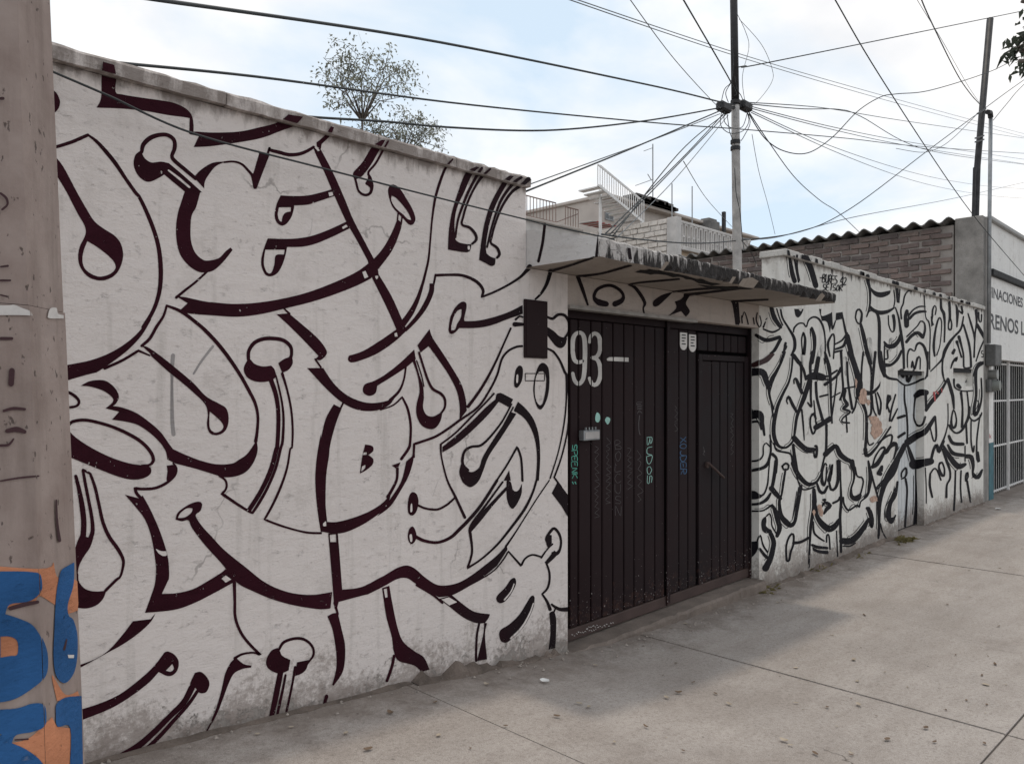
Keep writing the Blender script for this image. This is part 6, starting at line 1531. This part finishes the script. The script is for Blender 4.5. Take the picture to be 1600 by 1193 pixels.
for zx, zy in ((265, 468), (325, 465), (460, 490), (575, 432), (720, 468), (935, 485), (985, 905), (820, 948), (880, 1060), (1225, 1012), (1435, 1018), (1190, 955), (1030, 1003), (600, 1008), (910, 858), (880, 832), (650, 850), (780, 868),
               (370, 855), (315, 812), (160, 808), (110, 828), (95, 735), (150, 685), (25, 950), (110, 995), (180, 1050), (730, 1062), (1115, 785), (1360, 840), (1445, 858), (1440, 893), (1525, 775), (1480, 690), (1425, 735), (1315, 650), (1440, 597), (1450, 655), (1280, 440), (1375, 408), (1495, 530), (1020, 722), (920, 620), (890, 672), (650, 705), (800, 568), (1370, 298), (1500, 288), (1265, 260), (1590, 207), (1550, 122), (190, 520), (215, 550), (270, 530), (130, 540), (455, 718), (220, 765), (905, 760), (1275, 880), (1440, 775), (540, 350), (570, 365)):
    spots.append((1000 + zx * .375, 780 + zy * .375))
spots += [(390, 1145), (402, 1148), (575, 1172), (455, 1137), (540, 1147), (685, 1150), (610, 1115), (735, 1170), (790, 1135), (905, 1100), (920, 1105), (930, 1040), (870, 1120), (1460, 1160), (1235, 1165), (1330, 1180), (1255, 1110), (960, 1160), (760, 1070), (680, 1098)]
for i, (x, y) in enumerate(spots):
    rs = random.Random(i); pale = rs.random() < .45
    litter(x, y, rs.choice((.014, .018, .024, .030, .036, .045)), M['dry2'] if pale else M['dry1'], i, 'small pale curled dry leaf lying on the concrete sidewalk' if pale else 'small brown curled dry leaf lying on the concrete sidewalk', 'leaf', 'pale dry leaves on the sidewalk' if pale else 'brown dry leaves on the sidewalk', rs.uniform(.14, .3), rs.uniform(.1, .5))
litter(851, 1066, .06, M['paper'], 77, 'crumpled scrap of white paper on sidewalk before lettered wall', 'paper', None, .38, .35, 'paper_scrap')
litter(1560, 796, .09, M['paper'], 78, 'white scrap of litter on sidewalk near the barred gate', 'paper', None, .4, .2, 'paper_scrap')
# grit and crumbs of plaster gathered along the wall foot
rs = random.Random(31); gm = MB()
for k in range(520):
    X = rs.uniform(.2, 14); Y = D - abs(rs.gauss(.05, .09)) - .015; s_ = rs.choice((.003, .004, .005, .006, .009, .013)); z = zg(X)
    if XB < X < XC: Y -= .09
    a_ = rs.uniform(0, 6.28); q = [(X + s_ * math.cos(a_ + t) * rs.uniform(.7, 1.3), Y + s_ * math.sin(a_ + t) * rs.uniform(.7, 1.3), z + .002) for t in (0, 1.57, 3.14, 4.71)]
    gm.add(q + [(X, Y, z + s_ * rs.uniform(.7, 1.2))], [(0, 1, 4), (1, 2, 4), (2, 3, 4), (3, 0, 4)])
go = gm.build('grit', mat_plain('plaster crumbs', (.30, .26, .23), .9, .5, scale=60), None, (5, D - .1, zg(5)))
tag(go, 'crumbs of plaster and grit gathered along the wall foot', 'grit', kind='stuff')
# ================================================================== concrete street pole at the left
def mat_pole():
    m = NT('weathered pole concrete'); a = m.noise(5, 7, .65); b = m.noise(45, 6, .7); st = m.noise(4, 5, .6, stretch=(4, 4, .5)); x, y, z = m.xyz()
    col = m.mix(m.ramp(a, [(.3, 0.0), (.7, 1.0)]), (.235, .178, .158), (.36, .295, .268))
    col = m.mix(m.math('MULTIPLY', m.ramp(st, [(.48, 0.0), (.75, 1.0)]), .6), col, (.14, .105, .09))
    pits = m.noise(70, 3, .5, stretch=(1, 1, .6)); pm = m.ramp(pits, [(.29, 1.0), (.34, 0.0)])
    col = m.mix(m.math('MULTIPLY', pm, .8), col, (.06, .045, .04))
    return m.done(col, .9, m.bump(m.math('SUBTRACT', m.math('MULTIPLY', b, .5), pm), .45, .006), spec=.2)
M['pole'] = mat_pole()
PD = 1.95      # metres from camera to the pole's right edge
def axes(y):
    t = y / 1193; th_ = math.atan((78 + 52 * t - CX) / FPX)
    return AX * math.cos(th_) + RT * math.sin(th_), RT * math.cos(th_) - AX * math.sin(th_), math.cos(th_)
F0, R0, _c = axes(900)
dep = PD * _c
def ctr(y):
    """pole axis at a pixel row: it leans and tapers as in the photograph"""
    t = y / 1193; rad = .180 + .045 * t; f_, r_, c_ = axes(y)
    return ORI + f_ * PD - r_ * rad + V((0, 0, -(y - HY) / FPX * PD * c_)), rad
angs = [R(-.5 + 45 * k) for k in range(8)]
def ring(c, rad): return [c + (R0 * math.sin(a) - F0 * math.cos(a)) * rad for a in angs]
def octo(y0, y1, grow=0.0, n=2):
    vs = []
    for k in range(n):
        c, r = ctr(y0 + (y1 - y0) * k / (n - 1)); vs += ring(c, r + grow)
    fs = [(i * 8 + k, i * 8 + (k + 1) % 8, (i + 1) * 8 + (k + 1) % 8, (i + 1) * 8 + k) for i in range(n - 1) for k in range(8)]
    return vs, fs + [tuple(range(8))[::-1], tuple((n - 1) * 8 + k for k in range(8))]
c0, _ = ctr(1900)
sp_ = empty('concrete_pole', (c0.x, c0.y, zg(c0.x)), 'weathered octagonal concrete street pole with blue and orange paint low down', 'pole')
ybot = HY + (ZC - zg(c0.x) + .15) * FPX / dep
fixnormals(mesh('upper_shaft', *octo(-3000, 488), M['pole'], sp_)); fixnormals(mesh('lower_shaft', *octo(489, ybot, .003), M['pole'], sp_))
# pole faces as paint surfaces
def facet(k, grow=.003):
    cA, rA = ctr(500); cB, rB = ctr(1193); A0, A1 = ring(cA, rA + grow)[k], ring(cA, rA + grow)[(k + 1) % 8]; B0, B1 = ring(cB, rB + grow)[k], ring(cB, rB + grow)[(k + 1) % 8]
    n = (A1 - A0).cross(B0 - A0).normalized()
    if n.dot(ORI - A0) < 0: n = -n
    ax = (B0 - A0).normalized()
    m0 = (A1 - A0) - ax * (A1 - A0).dot(ax); ax1 = (B1 - A1).normalized(); m1 = (A0 - A1) - ax1 * (A0 - A1).dot(ax1)
    return (A0, n, [(A0, m0.normalized()), (A1, m1.normalized())])
PATCH['pole'] = [facet(0), facet(1), facet(2)]
M['bluep'] = mat_paint('blue spray paint', (.026, .095, .245), .60)
M['orangep'] = mat_paint('salmon orange spray paint', (.50, .21, .115), .56)
M['brownmark'] = mat_plain('dark maroon mark', (.05, .022, .026), .75, .3)
M['whitepatch'] = mat_plain('white plaster smear', (.56, .53, .51), .9, .15, scale=30)
PL = lambda tr, mat, lift: lay(tr, 'pole', M[mat], sp_, 'paint_patch', lift)
for t in ("@R4 -300,-60! 240,-20 330,-60! 360,40 480,60 480,240! 420,260! 300,180 240,150 200,200 60,220 -300,230!", "@R4 -300,380! 100,400 110,520 60,560 -300,540!", "@R4 75,1060! 180,1030 290,930 320,900! 350,960! 430,970! 500,1050! 520,1250! 80,1250!", "@R4 320,640 400,760 480,740! 500,800! 350,800!"):
    PL(tri_fill(t), 'orangep', .0012)
for t in ("@R4 -300,0! 60,-5 200,0 245,20 250,120 180,180 60,200 30,260! 120,290 200,330 260,420 290,520 280,640 200,720 80,790 -60,810 -300,800! / 0,400! 60,400 105,430 105,510 60,520 0,530!", "@R4 -300,850! 60,850 200,815 270,830 275,950 200,990 100,1010 70,1060! 160,1100 250,1170 290,1250! -300,1250!",
          "@R4 370,0 400,-30! 455,-60! 450,80 415,200 420,270 450,300 475,400 470,560 440,650 390,690 340,640 325,520 330,380 335,260 345,120", "@R4 345,820 400,780 500,770! 510,1250! 425,1250! 430,970 350,960 340,880"):
    pp_ = t.split('/'); PL(tri_fill(pp_[0], tuple('@R4 ' + h for h in pp_[1:])), 'bluep', .0024)
for t in ("@R3 20,165,16 80,150,20 150,155,16", "@R3 40,290,24 100,280,34 150,295,22", "@R3 0,380,16 50,375,16 80,340,10", "@R3 0,600,10 120,580,12 230,570,10", "@R2 0,910,20 70,910,18", "@R2 70,1110,36 65,1190,36", "@R2 0,10,14 35,40,16 42,80,14 10,110,14", "@R2 0,550,14 60,550,12", "@R2 0,640,10 40,650,10", "@R4 60,225,24 150,200,26 230,185,20", "@R3 340,720,10 345,850,14 360,970,22", "@R4 390,480,16 405,420,8", "@R2 0,465,10 45,460,14", "@R1 0,615,18 15,615,20", "@R4 90,1040,10 170,1035,10"):
    PL(tri_stroke(t), 'brownmark', .0032)
for t in ("@R2 -300,700! 30,705 80,700 130,720 180,740 190,768! 80,765 -300,768!", "@R2 285,775! 300,725 340,720 350,755 385,765! 385,785! 300,785", "@R4 410,515! 450,515! 448,535! 415,535!"):
    PL(tri_fill(t), 'whitepatch', .0036)
